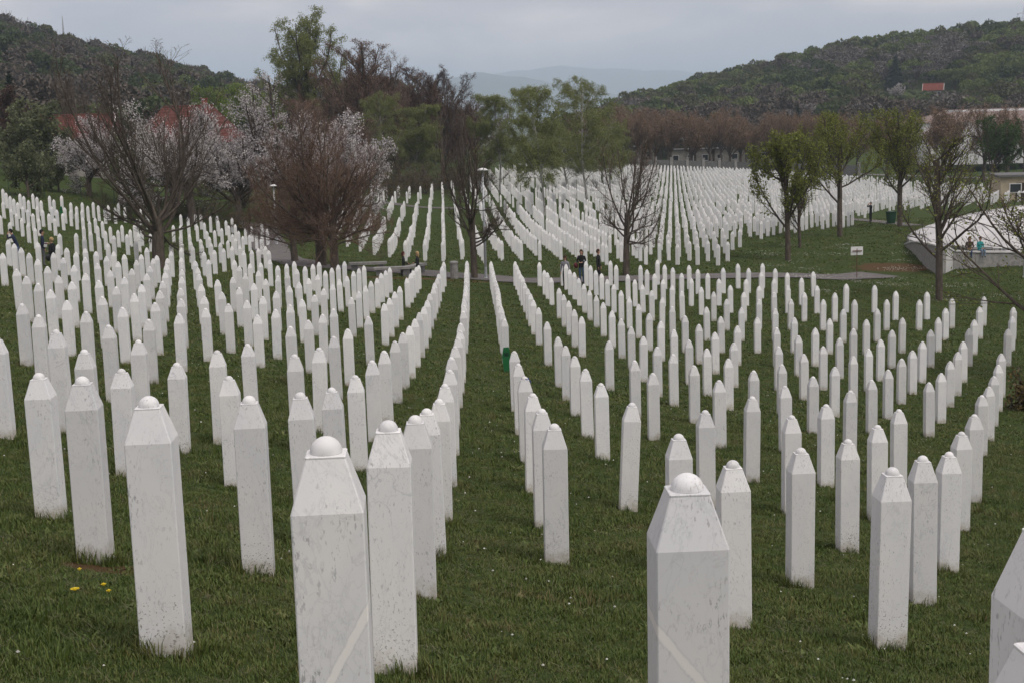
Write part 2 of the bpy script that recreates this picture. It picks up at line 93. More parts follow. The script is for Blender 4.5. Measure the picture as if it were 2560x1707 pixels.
# heights of the wooded ridges by compass bearing from here (degrees right of north, metres)
HB = np.array([-75, -50, -34, -25, -20, -17.7, -15.2, -13.6, -11.9, -10.4, -8, -5, -4.2, -3.4, -2.2, 0, 2.5, 3.8, 5.2, 7, 9.5, 12.7, 16, 19, 23, 32, 50, 75])
HH = np.array([50, 50, 46, 41, 35, 27.7, 20, 16, 10.6, 5, 4, 6, 1, -8, -14, -16, -16, -8, -1.5, 2.5, 7.5, 14.5, 18.5, 22, 26, 34, 40, 38])
def ridge(b): return np.interp(b, HB, HH)
def G(x, y):
    x = np.asarray(x, float); y = np.asarray(y, float)
    r = np.hypot(x, y); b = np.degrees(np.arctan2(x, y))
    dx = np.maximum(0, np.abs(x) - 85); dy = np.maximum(0, np.maximum(y - 300, -15 - y))
    w = smooth(np.hypot(dx, dy) / 80)
    left = b < 0
    r0 = np.where(left, 210., 350.); r1 = np.where(left, 610., 680.)
    base = np.where(left, -7., -12.)
    hz = ridge(b)
    front = np.abs(b) < 80
    hill = np.where(front, base + (hz - base) * smooth((r - r0) / (r1 - r0)), np.where(y < 0, 4., -4.))
    hill = hill + smooth((r - 800) / 900) * np.where(front, -30 - hill, 0)
    hill = hill + (np.sin(x*.021+1)*np.sin(y*.017)*2.2) * smooth((r-350)/200) * (1-smooth((r-800)/500))
    return terr(x, y) * (1 - w) + hill * w

# ------------------------------------------------------------------ object helpers
def tag(o, label=None, cat=None, group=None, kind=None):
    if label: o['label'] = label
    if cat: o['category'] = cat
    if group: o['group'] = group
    if kind: o['kind'] = kind
    return o
def mesh_obj(name, V, F, mats, parent=None, mi=None, smooth_=False, loc=None):
    me = bpy.data.meshes.new(name)
    V = np.asarray(V, float)
    me.from_pydata(V.tolist() if len(V) else [], [], F if isinstance(F, list) else F.tolist())
    for m in (mats if isinstance(mats, (list, tuple)) else [mats]): me.materials.append(m)
    if mi is not None: me.polygons.foreach_set('material_index', np.asarray(mi, np.int32))
    if smooth_: me.polygons.foreach_set('use_smooth', np.ones(len(me.polygons), bool))
    me.update()
    o = bpy.data.objects.new(name, me); col.objects.link(o)
    if parent is not None: o.parent = parent
    if loc is not None: o.location = loc
    return o
def empty(name, loc, rz=0, label=None, cat=None, group=None):
    o = bpy.data.objects.new(name, None); col.objects.link(o)
    o.empty_display_size = .2; o.location = loc; o.rotation_euler = (0, 0, rz)
    return tag(o, label, cat, group)
class MB:
    def __init__(s): s.V = []; s.F = []; s.M = []
    def add(s, V, F, m=0):
        n = len(s.V); s.V += [tuple(v) for v in V]; s.F += [tuple(i + n for i in f) for f in F]; s.M += [m] * len(F); return s
    def box(s, c, sz, rz=0, m=0, taper=1.0):
        x, y, z = sz[0]/2, sz[1]/2, sz[2]/2; cs, sn = math.cos(rz), math.sin(rz); P = []
        for dz, k in ((-z, 1), (z, taper)):
            for dx, dy in ((-x, -y), (x, -y), (x, y), (-x, y)):
                dx *= k; dy *= k; P.append((c[0]+dx*cs-dy*sn, c[1]+dx*sn+dy*cs, c[2]+dz))
        return s.add(P, [(3,2,1,0),(4,5,6,7),(0,1,5,4),(1,2,6,5),(2,3,7,6),(3,0,4,7)], m)
    def tube(s, pts, rad, k=8, m=0, cap=True):
        pts = [Vector(p) for p in pts]; n0 = []; rad = rad if isinstance(rad, (list, tuple)) else [rad]*len(pts)
        V = []; F = []
        for i, p in enumerate(pts):
            t = (pts[min(i+1, len(pts)-1)] - pts[max(i-1, 0)]).normalized()
            a = t.cross(Vector((0, 1, 0)) if abs(t.y) < .9 else Vector((1, 0, 0))).normalized(); b = t.cross(a)
            for j in range(k):
                q = 2*math.pi*j/k; V.append(p + (a*math.cos(q)+b*math.sin(q))*rad[i])
        for i in range(len(pts)-1):
            for j in range(k): F.append((i*k+j, i*k+(j+1) % k, (i+1)*k+(j+1) % k, (i+1)*k+j))
        if cap: F.append(tuple(range(k-1, -1, -1))); F.append(tuple((len(pts)-1)*k+j for j in range(k)))
        return s.add(V, F, m)
    def lathe(s, prof, k=20, c=(0, 0, 0), m=0):
        V = []; F = []
        for r, z in prof:
            for j in range(k):
                q = 2*math.pi*j/k; V.append((c[0]+r*math.cos(q), c[1]+r*math.sin(q), c[2]+z))
        for i in range(len(prof)-1):
            for j in range(k): F.append((i*k+j, i*k+(j+1) % k, (i+1)*k+(j+1) % k, (i+1)*k+j))
        F.append(tuple(range(k-1, -1, -1))); F.append(tuple((len(prof)-1)*k+j for j in range(k)))
        return s.add(V, F, m)
    def obj(s, name, mats, parent=None, smooth_=False, loc=None): return mesh_obj(name, s.V, s.F, mats, parent, s.M, smooth_, loc)
def copy_tree(o, parent=None):
    c = o.copy(); col.objects.link(c)
    if parent is not None: c.parent = parent
    for ch in list(o.children): copy_tree(ch, c)
    return c

# ------------------------------------------------------------------ materials
def newmat(name):
    m = bpy.data.materials.new(name); m.use_nodes = True; t = m.node_tree; t.nodes.clear()
    o = N(t, 'ShaderNodeOutputMaterial'); b = N(t, 'ShaderNodeBsdfPrincipled'); t.links.new(b.outputs[0], o.inputs[0])
    return m, t, b
def ramp(t, src, stops):
    r = N(t, 'ShaderNodeValToRGB'); el = r.color_ramp.elements
    while len(el) > 2: el.remove(el[-1])
    for i, (p, c) in enumerate(stops):
        e = el[i] if i < 2 else el.new(p)
        e.position = p; e.color = (c[0], c[1], c[2], 1) if len(c) >= 3 else (c[0],)*3+(1,)
    t.links.new(src, r.inputs[0]); return r.outputs[0]
def noise(t, vec, scale, detail=4, rough=.55, dist=0.):
    n = N(t, 'ShaderNodeTexNoise', i_Scale=float(scale), i_Detail=float(detail), i_Roughness=rough, i_Distortion=dist)
    if vec is not None: t.links.new(vec, n.inputs['Vector'])
    return n.outputs['Fac']
def mixc(t, a, b, fac, mode='MIX'):
    n = N(t, 'ShaderNodeMixRGB', blend_type=mode)
    for i, q in ((1, a), (2, b)):
        if isinstance(q, tuple): n.inputs[i].default_value = (*q[:3], 1)
        else: t.links.new(q, n.inputs[i])
    if isinstance(fac, (int, float)): n.inputs[0].default_value = fac
    else: t.links.new(fac, n.inputs[0])
    return n.outputs[0]
def math_(t, op, a, b=None, c=None):
    n = N(t, 'ShaderNodeMath', operation=op)
    for i, q in enumerate((a, b, c)):
        if q is None: continue
        if isinstance(q, (int, float)): n.inputs[i].default_value = q
        else: t.links.new(q, n.inputs[i])
    return n.outputs[0]
def bump(t, b, h, strength=.3, dist=.02):
    n = N(t, 'ShaderNodeBump', i_Strength=strength, i_Distance=dist); t.links.new(h, n.inputs['Height']); t.links.new(n.outputs[0], b.inputs['Normal'])
def coords(t, out='Object'): return N(t, 'ShaderNodeTexCoord').outputs[out]
def pos(t): return N(t, 'ShaderNodeNewGeometry').outputs['Position']
def simple(name, c, rough=.8, var=.25, scale=6., bmp=.15, metal=0., spec=.3):
    m, t, b = newmat(name); v = coords(t)
    n = noise(t, v, scale, 5)
    lo = tuple(x*(1-var) for x in c); hi = tuple(min(1, x*(1+var)) for x in c)
    t.links.new(ramp(t, n, [(.3, lo), (.7, hi)]), b.inputs['Base Color'])
    b.inputs['Roughness'].default_value = rough; b.inputs['Metallic'].default_value = metal
    b.inputs['Specular IOR Level'].default_value = spec
    if bmp: bump(t, b, noise(t, v, scale*6, 4), bmp, .01)
    return m

def marble(name, slash=None, mudy=True, rust=False):
    m, t, b = newmat(name); v = coords(t)
    oi = N(t, 'ShaderNodeObjectInfo'); rnd = oi.outputs['Random']
    off = N(t, 'ShaderNodeCombineXYZ'); t.links.new(math_(t, 'MULTIPLY', rnd, 37.), off.inputs[0]); t.links.new(math_(t, 'MULTIPLY', rnd, 91.), off.inputs[1]); t.links.new(math_(t, 'MULTIPLY', rnd, 53.), off.inputs[2])
    va = N(t, 'ShaderNodeVectorMath', operation='ADD'); t.links.new(v, va.inputs[0]); t.links.new(off.outputs[0], va.inputs[1]); w = va.outputs[0]
    mpn = N(t, 'ShaderNodeMapping'); t.links.new(w, mpn.inputs['Vector']); mpn.inputs['Scale'].default_value = (1, 1, .55)
    rot = N(t, 'ShaderNodeCombineXYZ'); t.links.new(math_(t, 'MULTIPLY_ADD', rnd, 1.4, -.5), rot.inputs[1]); t.links.new(math_(t, 'MULTIPLY', rnd, 2.), rot.inputs[0]); t.links.new(rot.outputs[0], mpn.inputs['Rotation'])
    base = ramp(t, noise(t, mpn.outputs[0], 2.2, 5, .6, .6), [(.25, (.72, .73, .75)), (.75, (.84, .83, .81))])
    # thin grey veins: |noise - .5| small
    n1 = noise(t, mpn.outputs[0], 3.2, 7, .62, 1.2); vein = math_(t, 'ABSOLUTE', math_(t, 'SUBTRACT', n1, .5))
    vm = ramp(t, vein, [(0, (1,)), (.016, (0,))])
    amt = math_(t, 'MULTIPLY', vm, ramp(t, noise(t, w, 1.3, 2), [(.45, (0,)), (.75, (.6,))]))
    c1 = mixc(t, base, (.40, .42, .45), amt)
    n2 = noise(t, mpn.outputs[0], 9., 6, .6, .8); v2 = ramp(t, math_(t, 'ABSOLUTE', math_(t, 'SUBTRACT', n2, .5)), [(0, (.35,)), (.012, (0,))])
    c1 = mixc(t, c1, (.5, .5, .52), v2)
    # fine grey specks, streaked along the grain
    ms = N(t, 'ShaderNodeMapping'); t.links.new(w, ms.inputs['Vector']); ms.inputs['Scale'].default_value = (90, 90, 34); ms.inputs['Rotation'].default_value = (0, .8, 0)
    sp = ramp(t, noise(t, ms.outputs[0], 1., 3, .6), [(.585, (0,)), (.66, (.8,))])
    c1 = mixc(t, c1, (.36, .36, .36), math_(t, 'MULTIPLY', sp, ramp(t, noise(t, w, 4, 2), [(.42, (0,)), (.62, (1,))])))
    clean = c1
    # splashed mud and moss near the ground
    sx = N(t, 'ShaderNodeSeparateXYZ'); t.links.new(v, sx.inputs[0]); z = sx.outputs[2]
    nn = noise(t, w, 30, 5, .7)
    hgt = math_(t, 'MULTIPLY_ADD', math_(t, 'SUBTRACT', noise(t, w, 7, 4), .5), .30, .035)
    mud = ramp(t, math_(t, 'SUBTRACT', z, hgt), [(0, (.9,)), (.12, (0,))])
    c1 = mixc(t, c1, (.36, .31, .21), math_(t, 'MULTIPLY', mud, ramp(t, nn, [(.3, (.25,)), (.6, (.8,))])))
    spl = ramp(t, math_(t, 'ADD', math_(t, 'MULTIPLY', z, .26), math_(t, 'SUBTRACT', .60, noise(t, w, 75, 3, .6))), [(0., (.9,)), (.05, (0,))])
    spl2 = math_(t, 'MULTIPLY', spl, ramp(t, z, [(.25, (1,)), (.6, (0,))]))
    c1 = mixc(t, c1, (.16, .15, .12), math_(t, 'MULTIPLY', spl2, math_(t, 'FRACT', math_(t, 'MULTIPLY', rnd, 7.3))))
    if not mudy: c1 = clean
    if rust: c1 = mixc(t, c1, (.30, .15, .07), ramp(t, noise(t, v, 26, 4, .7), [(.60, (0,)), (.68, (.85,))]))
    if slash:   # one broad pale vein across the front
        a, c0, wd = slash
        d = math_(t, 'ADD', math_(t, 'ADD', math_(t, 'MULTIPLY', sx.outputs[0], a), z), -c0)
        d = math_(t, 'ADD', d, math_(t, 'MULTIPLY', math_(t, 'SUBTRACT', noise(t, v, 14, 4), .5), .045))
        c1 = mixc(t, c1, (.52, .52, .53), ramp(t, math_(t, 'ABSOLUTE', math_(t, 'SUBTRACT', math_(t, 'ABSOLUTE', d), wd*1.05)), [(0, (.3,)), (.006, (0,))]))
        c1 = mixc(t, c1, (.90, .875, .84), ramp(t, math_(t, 'ABSOLUTE', d), [(wd*.6, (.95,)), (wd, (0,))]))
    tone = mixc(t, c1, math_(t, 'MULTIPLY_ADD', rnd, .20, .82), 1., 'MULTIPLY')
    t.links.new(tone, b.inputs['Base Color'])
    t.links.new(ramp(t, nn, [(.3, (.5,)), (.7, (.72,))]), b.inputs['Roughness'])
    b.inputs['Specular IOR Level'].default_value = .35
    bump(t, b, noise(t, w, 160, 3, .6), .12, .002)
    return m
MARBLE = marble('white_marble'); MARBLE_DOME = marble('white_marble_dome', None, False); MARBLE_RUST = marble('white_marble_rusty', None, False, True)
MARBLE_A = marble('white_marble_pale_vein', (-1.75, .57, .026))
MARBLE_B = marble('white_marble_pale_vein_down', (1.34, .67, .024))

def ground_mat():
    m, t, b = newmat('meadow_ground'); p = pos(t)
    n1 = noise(t, p, .35, 4, .6); n2 = noise(t, p, 3.5, 5, .65); n3 = noise(t, p, 26, 4, .7)
    g = ramp(t, n2, [(.25, (.024, .040, .010)), (.5, (.040, .066, .014)), (.75, (.066, .094, .022))])
    g = mixc(t, g, (.075, .062, .026), ramp(t, n1, [(.55, (0,)), (.72, (.45,))]))
    g = mixc(t, g, ramp(t, n3, [(.3, (.012, .02, .006)), (.7, (.075, .10, .03))]), .45)
    # the mown lawns on the slopes left and right are richer green
    sx = N(t, 'ShaderNodeSeparateXYZ'); t.links.new(p, sx.inputs[0])
    # bare brown earth by the stone shelter
    def blob(cx, cy, rx, ry, sc):
        dx = math_(t, 'DIVIDE', math_(t, 'SUBTRACT', sx.outputs[0], cx), rx); dy = math_(t, 'DIVIDE', math_(t, 'SUBTRACT', sx.outputs[1], cy), ry)
        d = math_(t, 'SQRT', math_(t, 'ADD', math_(t, 'MULTIPLY', dx, dx), math_(t, 'MULTIPLY', dy, dy)))
        return ramp(t, math_(t, 'ADD', d, math_(t, 'MULTIPLY', math_(t, 'SUBTRACT', noise(t, p, sc, 4), .5), 1.1)), [(.75, (.9,)), (1.05, (0,))])
    soil = ramp(t, n3, [(.3, (.06, .035, .018)), (.7, (.13, .075, .04))])
    g = mixc(t, g, soil, blob(22.3, 81.0, 2.5, 2.6, .9))
    g = mixc(t, g, soil, blob(-2.62, 8.72, .42, .22, 4.))
    g = mixc(t, g, soil, blob(-1.9, 73.6, 2.3, 1.0, 1.2))
    g = mixc(t, g, soil, blob(-6.5, 74.4, 4.5, .8, 1.2))
    # distant farmland
    far = ramp(t, noise(t, p, .004, 3), [(.3, (.045, .06, .02)), (.5, (.07, .085, .03)), (.7, (.05, .05, .025))])
    rr = N(t, 'ShaderNodeVectorMath', operation='LENGTH'); t.links.new(p, rr.inputs[0])
    g = mixc(t, g, far, ramp(t, math_(t, 'DIVIDE', rr.outputs['Value'], 1000.), [(.3, (0,)), (.6, (1,))]))
    t.links.new(g, b.inputs['Base Color']); b.inputs['Roughness'].default_value = .95; b.inputs['Specular IOR Level'].default_value = .1
    bump(t, b, noise(t, p, 14, 5, .75), .9, .06)
    return m
GROUND = ground_mat()

def blade_mat(name, stops):
    m, t, b = newmat(name)
    oi = N(t, 'ShaderNodeObjectInfo'); g = N(t, 'ShaderNodeNewGeometry')
    f = math_(t, 'ADD', math_(t, 'MULTIPLY', oi.outputs['Random'], .35), math_(t, 'MULTIPLY', g.outputs['Random Per Island'], .35))
    f = math_(t, 'ADD', f, math_(t, 'MULTIPLY', math_(t, 'SUBTRACT', noise(t, g.outputs['Position'], 1.1, 5, .65), .33), 1.05))
    t.links.new(ramp(t, f, stops), b.inputs['Base Color'])
    b.inputs['Roughness'].default_value = .55; b.inputs['Specular IOR Level'].default_value = .25
    return m
BLADE = blade_mat('grass_blades', [(.0, (.026, .046, .009)), (.3, (.052, .082, .016)), (.55, (.080, .114, .025)), (.78, (.125, .128, .042)), (.95, (.15, .115, .06))])
STRAW = blade_mat('dry_clippings', [(.1, (.075, .068, .036)), (.6, (.14, .125, .07)), (.9, (.05, .06, .026))])

def leaf_mat(name, c, var=.35, rough=.6, trans=.0):
    m, t, b = newmat(name); g = N(t, 'ShaderNodeNewGeometry')
    lo = tuple(x*(1-var) for x in c); hi = tuple(x*(1+var) for x in c)
    t.links.new(ramp(t, g.outputs['Random Per Island'], [(0, lo), (1, hi)]), b.inputs['Base Color'])
    b.inputs['Roughness'].default_value = rough; b.inputs['Specular IOR Level'].default_value = .2
    if trans:      # thin leaves let light through
        tr = N(t, 'ShaderNodeBsdfTranslucent'); t.links.new(b.inputs['Base Color'].links[0].from_socket, tr.inputs['Color'])
        mx_ = N(t, 'ShaderNodeMixShader', i_0=trans); t.links.new(b.outputs[0], mx_.inputs[1]); t.links.new(tr.outputs[0], mx_.inputs[2])
        t.links.new(mx_.outputs[0], [n for n in t.nodes if n.type == 'OUTPUT_MATERIAL'][0].inputs[0])
    return m
def bark_mat(name, c, c2, scale=8.):
    m, t, b = newmat(name); v = coords(t)
    mpn = N(t, 'ShaderNodeMapping'); t.links.new(v, mpn.inputs['Vector']); mpn.inputs['Scale'].default_value = (1, 1, .3)
    n = noise(t, mpn.outputs[0], scale, 6, .65)
    t.links.new(ramp(t, n, [(.3, c), (.7, c2)]), b.inputs['Base Color']); b.inputs['Roughness'].default_value = .9
    b.inputs['Specular IOR Level'].default_value = .15
    bump(t, b, n, .7, .03); return m
BARK = bark_mat('grey_brown_bark', (.050, .040, .032), (.135, .112, .092))
BARK_RED = bark_mat('reddish_twigs', (.095, .062, .046), (.18, .122, .092))
BARK_MAROON = bark_mat('maroon_twigs', (.048, .031, .024), (.095, .062, .047))
BARK_BIRCH = bark_mat('white_birch_bark', (.12, .11, .10), (.52, .51, .48), 5.)
BARK_OLIVE = bark_mat('olive_twigs', (.09, .08, .045), (.18, .16, .10))
BUD = leaf_mat('russet_buds', (.165, .105, .078)); BUD_AV = leaf_mat('tan_buds', (.19, .125, .082)); BARK_AV = bark_mat('tan_twigs', (.10, .072, .05), (.20, .145, .10)); BUD2 = leaf_mat('maroon_buds', (.075, .045, .035))
LEAF_YG = leaf_mat('young_leaves', (.190, .215, .052), .35, .6, .4); LEAF_BIRCH = leaf_mat('birch_leaves', (.205, .235, .085), .35, .6, .4)
LEAF_G = leaf_mat('green_leaves', (.055, .095, .026), .35, .6, .4); LEAF_PALE = leaf_mat('pale_leaves', (.15, .17, .09), .35, .6, .4); LEAF_WILL = leaf_mat('willow_leaves', (.165, .225, .055), .35, .6, .4)
BLOSSOM = leaf_mat('white_blossom', (.55, .52, .52), .45, .6, .3); NEEDLE = leaf_mat('needles', (.014, .026, .016), .4)
LEAF_BR = leaf_mat('bronze_leaves', (.10, .075, .03)); 
WHITE_PAINT = simple('white_paint', (.72, .72, .72), .5, .06, 4, .05)
CONCRETE = simple('weathered_concrete', (.25, .245, .235), .85, .25, 5, .3)
CONCRETE_D = simple('dark_concrete', (.13, .13, .128), .85, .25, 5, .3)
STEEL = simple('galvanised_steel', (.42, .44, .46), .5, .1, 3, .05, .4)
GREENPAINT = simple('green_paint', (.012, .115, .035), .55, .2, 3, .05)
GREENPLASTIC = simple('dark_green_plastic', (.012, .045, .025), .45, .2, 3, .05)
RUST = simple('rust_red_steel', (.11, .045, .035), .75, .3, 8, .1)
FENCE = simple('dark_green_post', (.03, .05, .035), .6, .2, 5, .05)

# ------------------------------------------------------------------ ground sheet out to the horizon
def build_ground():
    rr = [0.6]; 
    while rr[-1] < 330: rr.append(rr[-1] + min(2.2, max(.35, rr[-1]*.03)))
    while rr[-1] < 21000: rr.append(rr[-1]*1.07)
    ang = np.concatenate([np.arange(-35, 35, .33), np.arange(35, 325, 4.)])
    a = np.radians(ang); r = np.array(rr)
    x = np.outer(r, np.sin(a)); y = np.outer(r, np.cos(a)); z = G(x, y)
    V = np.stack([x, y, z], -1).reshape(-1, 3); n = len(a)
    V = np.vstack([V, [[0, 0, float(G(0., 0.))]]])
    F = []
    for i in range(len(r)-1):
        for j in range(n):
            k = (j+1) % n; F.append((i*n+j, i*n+k, (i+1)*n+k, (i+1)*n+j))
    c = len(V)-1
    F += [(c, (j+1) % n, j) for j in range(n)]
    F = [f[::-1] for f in F]
    return tag(mesh_obj('ground', V, F, GROUND, smooth_=True), kind='structure')
build_ground()

def brick_mat(name, c1, c2, mortar, scale, edge=.012):
    m, t, b = newmat(name); p = pos(t)
    br = N(t, 'ShaderNodeTexBrick'); t.links.new(p, br.inputs['Vector'])
    br.inputs['Color1'].default_value = (*c1, 1); br.inputs['Color2'].default_value = (*c2, 1); br.inputs['Mortar'].default_value = (*mortar, 1)
    br.inputs['Scale'].default_value = scale; br.inputs['Mortar Size'].default_value = edge
    g = mixc(t, br.outputs['Color'], ramp(t, noise(t, p, 1.5, 5, .65), [(.3, (.45,)), (.7, (1.1,))]), .75, 'MULTIPLY')
    t.links.new(g, b.inputs['Base Color']); b.inputs['Roughness'].default_value = .9
    bump(t, b, br.outputs['Fac'], -.4, .01); return m
PAVE = brick_mat('grey_pavers', (.165, .15, .145), (.125, .115, .112), (.06, .055, .05), 2.3)
def strip(name, pts, w, mat_, lift=.02, sub=6):
    P = np.array(pts, float); d = np.concatenate([[0], np.cumsum(np.hypot(*np.diff(P, axis=0).T))])
    t = np.linspace(0, d[-1], int(d[-1]/.8)+2); x = herm(d, P, t)
    tg = np.gradient(x, axis=0); tg /= np.hypot(tg[:, 0], tg[:, 1])[:, None]; nr = np.stack([-tg[:, 1], tg[:, 0]], 1)
    V = []; F = []; m = sub
    wj = w*(1+.06*np.sin(t*.7)+.04*np.sin(t*2.3))
    for i in range(len(t)):
        for k in range(m+1):
            q = x[i] + nr[i]*wj[i]*(k/m-.5); V.append((q[0], q[1], float(G(*q))+lift))
    for i in range(len(t)-1):
        for k in range(m): F.append((i*(m+1)+k, (i+1)*(m+1)+k, (i+1)*(m+1)+k+1, i*(m+1)+k+1))
    return tag(mesh_obj(name, V, F, mat_, smooth_=True), kind='structure')
strip('path', PATH, 2.7, PAVE, .05)
strip('path', PATH2, 2.0, PAVE, .05)
strip('path', PATH3, 1.8, PAVE, .05)
ASPHALT = simple('pale_asphalt', (.16, .155, .15), .9, .2, .5, .2)
strip('road', [(2, 283), (25, 281), (45, 277), (65, 270), (90, 258)], 9., ASPHALT, .08)

# ------------------------------------------------------------------ far mountains
def mountain(name, D, prof, depth, colr, seed):
    rg = np.random.default_rng(seed); b = np.array([q[0] for q in prof]); h = np.array([q[1] for q in prof])
    bs = np.linspace(b[0], b[-1], 240); hh = np.interp(bs, b, h)
    for k, am in ((3, .035), (8, .018), (19, .007)): hh = hh + (h.max()+40)*am*np.sin(bs*k*.35+rg.uniform(0, 6))
    nr = 28; V = []; F = []
    for i in range(nr):
        t = i/(nr-1); r = D - depth + 2*depth*t; s = math.sin(math.pi*min(1, t*1.0))**.8 if 0 < t < 1 else 0
        for j, q in enumerate(bs):
            zz = -40 + (hh[j]+40)*s*(1 + .10*math.sin(q*3.1+i*.9)*(1-s)+.06*math.sin(q*9+i*2.1)*(1-s))
            V.append((r*math.sin(math.radians(q)), r*math.cos(math.radians(q)), zz))
    n = len(bs)
    for i in range(nr-1):
        for j in range(n-1): F.append((i*n+j, i*n+j+1, (i+1)*n+j+1, (i+1)*n+j))
    m, t, bb = newmat(name+'_cover'); p = pos(t)
    t.links.new(ramp(t, noise(t, p, .0035, 5, .6), [(.3, (.02, .03, .014)), (.55, (.04, .052, .022)), (.72, (.085, .09, .045))]), bb.inputs['Base Color']); bb.inputs['Roughness'].default_value = 1
    return tag(mesh_obj(name, V, F, m, smooth_=True), kind='structure')
mountain('mountains', 14000, [(-12, 247), (-7, 336), (-5.5, 398), (-4.5, 416), (-3, 403), (-1, 393), (0.5, 418), (2, 457), (3.3, 463), (5, 425), (7, 362), (8.5, 336), (12, 371), (20, 336)], 3600, None, 3)
mountain('mountains', 8400, [(-12, 124), (-8, 146), (-5, 158), (-3.2, 179), (-2.0, 234), (-0.8, 267), (.3, 247), (2, 179), (4, 124), (6, 83), (10, 41)], 2000, None, 5)

# ------------------------------------------------------------------ scatter helper (geometry nodes) for grass and woodland
def scatter(name, P, rot, scl, idx, sources, kind_label, cat):
    me = bpy.data.meshes.new(name); me.from_pydata(np.asarray(P).tolist(), [], [])
    a = me.attributes.new('rot', 'FLOAT_VECTOR', 'POINT'); a.data.foreach_set('vector', np.asarray(rot, np.float32).ravel())
    a = me.attributes.new('scl', 'FLOAT_VECTOR', 'POINT'); a.data.foreach_set('vector', np.asarray(scl, np.float32).ravel())
    a = me.attributes.new('idx', 'INT', 'POINT'); a.data.foreach_set('value', np.asarray(idx, np.int32))
    o = bpy.data.objects.new(name, me); col.objects.link(o)
    cl = bpy.data.collections.new(name+'_kinds')
    for s in sources: cl.objects.link(s)
    ng = bpy.data.node_groups.new(name, 'GeometryNodeTree')
    ng.interface.new_socket('Geometry', in_out='INPUT', socket_type='NodeSocketGeometry'); ng.interface.new_socket('Geometry', in_out='OUTPUT', socket_type='NodeSocketGeometry')
    gi = ng.nodes.new('NodeGroupInput'); go = ng.nodes.new('NodeGroupOutput')
    ci = ng.nodes.new('GeometryNodeCollectionInfo'); ci.inputs['Collection'].default_value = cl; ci.inputs['Separate Children'].default_value = True; ci.inputs['Reset Children'].default_value = True
    ip = ng.nodes.new('GeometryNodeInstanceOnPoints'); ip.inputs['Pick Instance'].default_value = True
    def na(n, ty):
        q = ng.nodes.new('GeometryNodeInputNamedAttribute'); q.data_type = ty; q.inputs['Name'].default_value = n; return q.outputs['Attribute']
    l = ng.links.new
    l(gi.outputs[0], ip.inputs['Points']); l(ci.outputs[0], ip.inputs['Instance']); l(na('idx', 'INT'), ip.inputs['Instance Index'])
    l(na('rot', 'FLOAT_VECTOR'), ip.inputs['Rotation']); l(na('scl', 'FLOAT_VECTOR'), ip.inputs['Scale']); l(ip.outputs[0], go.inputs[0])
    md = o.modifiers.new('scatter', 'NODES'); md.node_group = ng
    return tag(o, kind_label, cat, kind='stuff')
def src_obj(name, V, F, mats, mi=None, smooth_=False):
    me = bpy.data.meshes.new(name); me.from_pydata(np.asarray(V).tolist(), [], F if isinstance(F, list) else F.tolist())
    for m in (mats if isinstance(mats, list) else [mats]): me.materials.append(m)
    if mi is not None: me.polygons.foreach_set('material_index', np.asarray(mi, np.int32))
    if smooth_: me.polygons.foreach_set('use_smooth', np.ones(len(me.polygons), bool))
    return bpy.data.objects.new(name, me)

# ------------------------------------------------------------------ grass
def tuft(name, n, rad, h0, h1, w, flat=0., mat_=None, seed=0):
    rg = np.random.default_rng(seed); V = []; F = []
    for i in range(n):
        r = rad*math.sqrt(rg.random()); a = rg.uniform(0, 6.283); x, y = r*math.cos(a), r*math.sin(a)
        h = rg.uniform(h0, h1); la = rg.uniform(0, 6.283); lean = rg.uniform(.15, .9)*h + flat*rg.uniform(.5, 1.6)*h
        hz = h*(1-.85*flat); d = Vector((math.cos(la), math.sin(la), 0)); s = Vector((-math.sin(la), math.cos(la), 0))*w*rg.uniform(.7, 1.3)/2
        p0 = Vector((x, y, -.01)); p1 = p0 + d*lean*.35 + Vector((0, 0, hz*.6)); p2 = p0 + d*lean + Vector((0, 0, hz))
        k = len(V); V += [p0-s, p0+s, p1+s*.8, p1-s*.8, p2]; F += [(k, k+1, k+2, k+3), (k+3, k+2, k+4)]
    return src_obj(name, V, F, mat_ or BLADE)
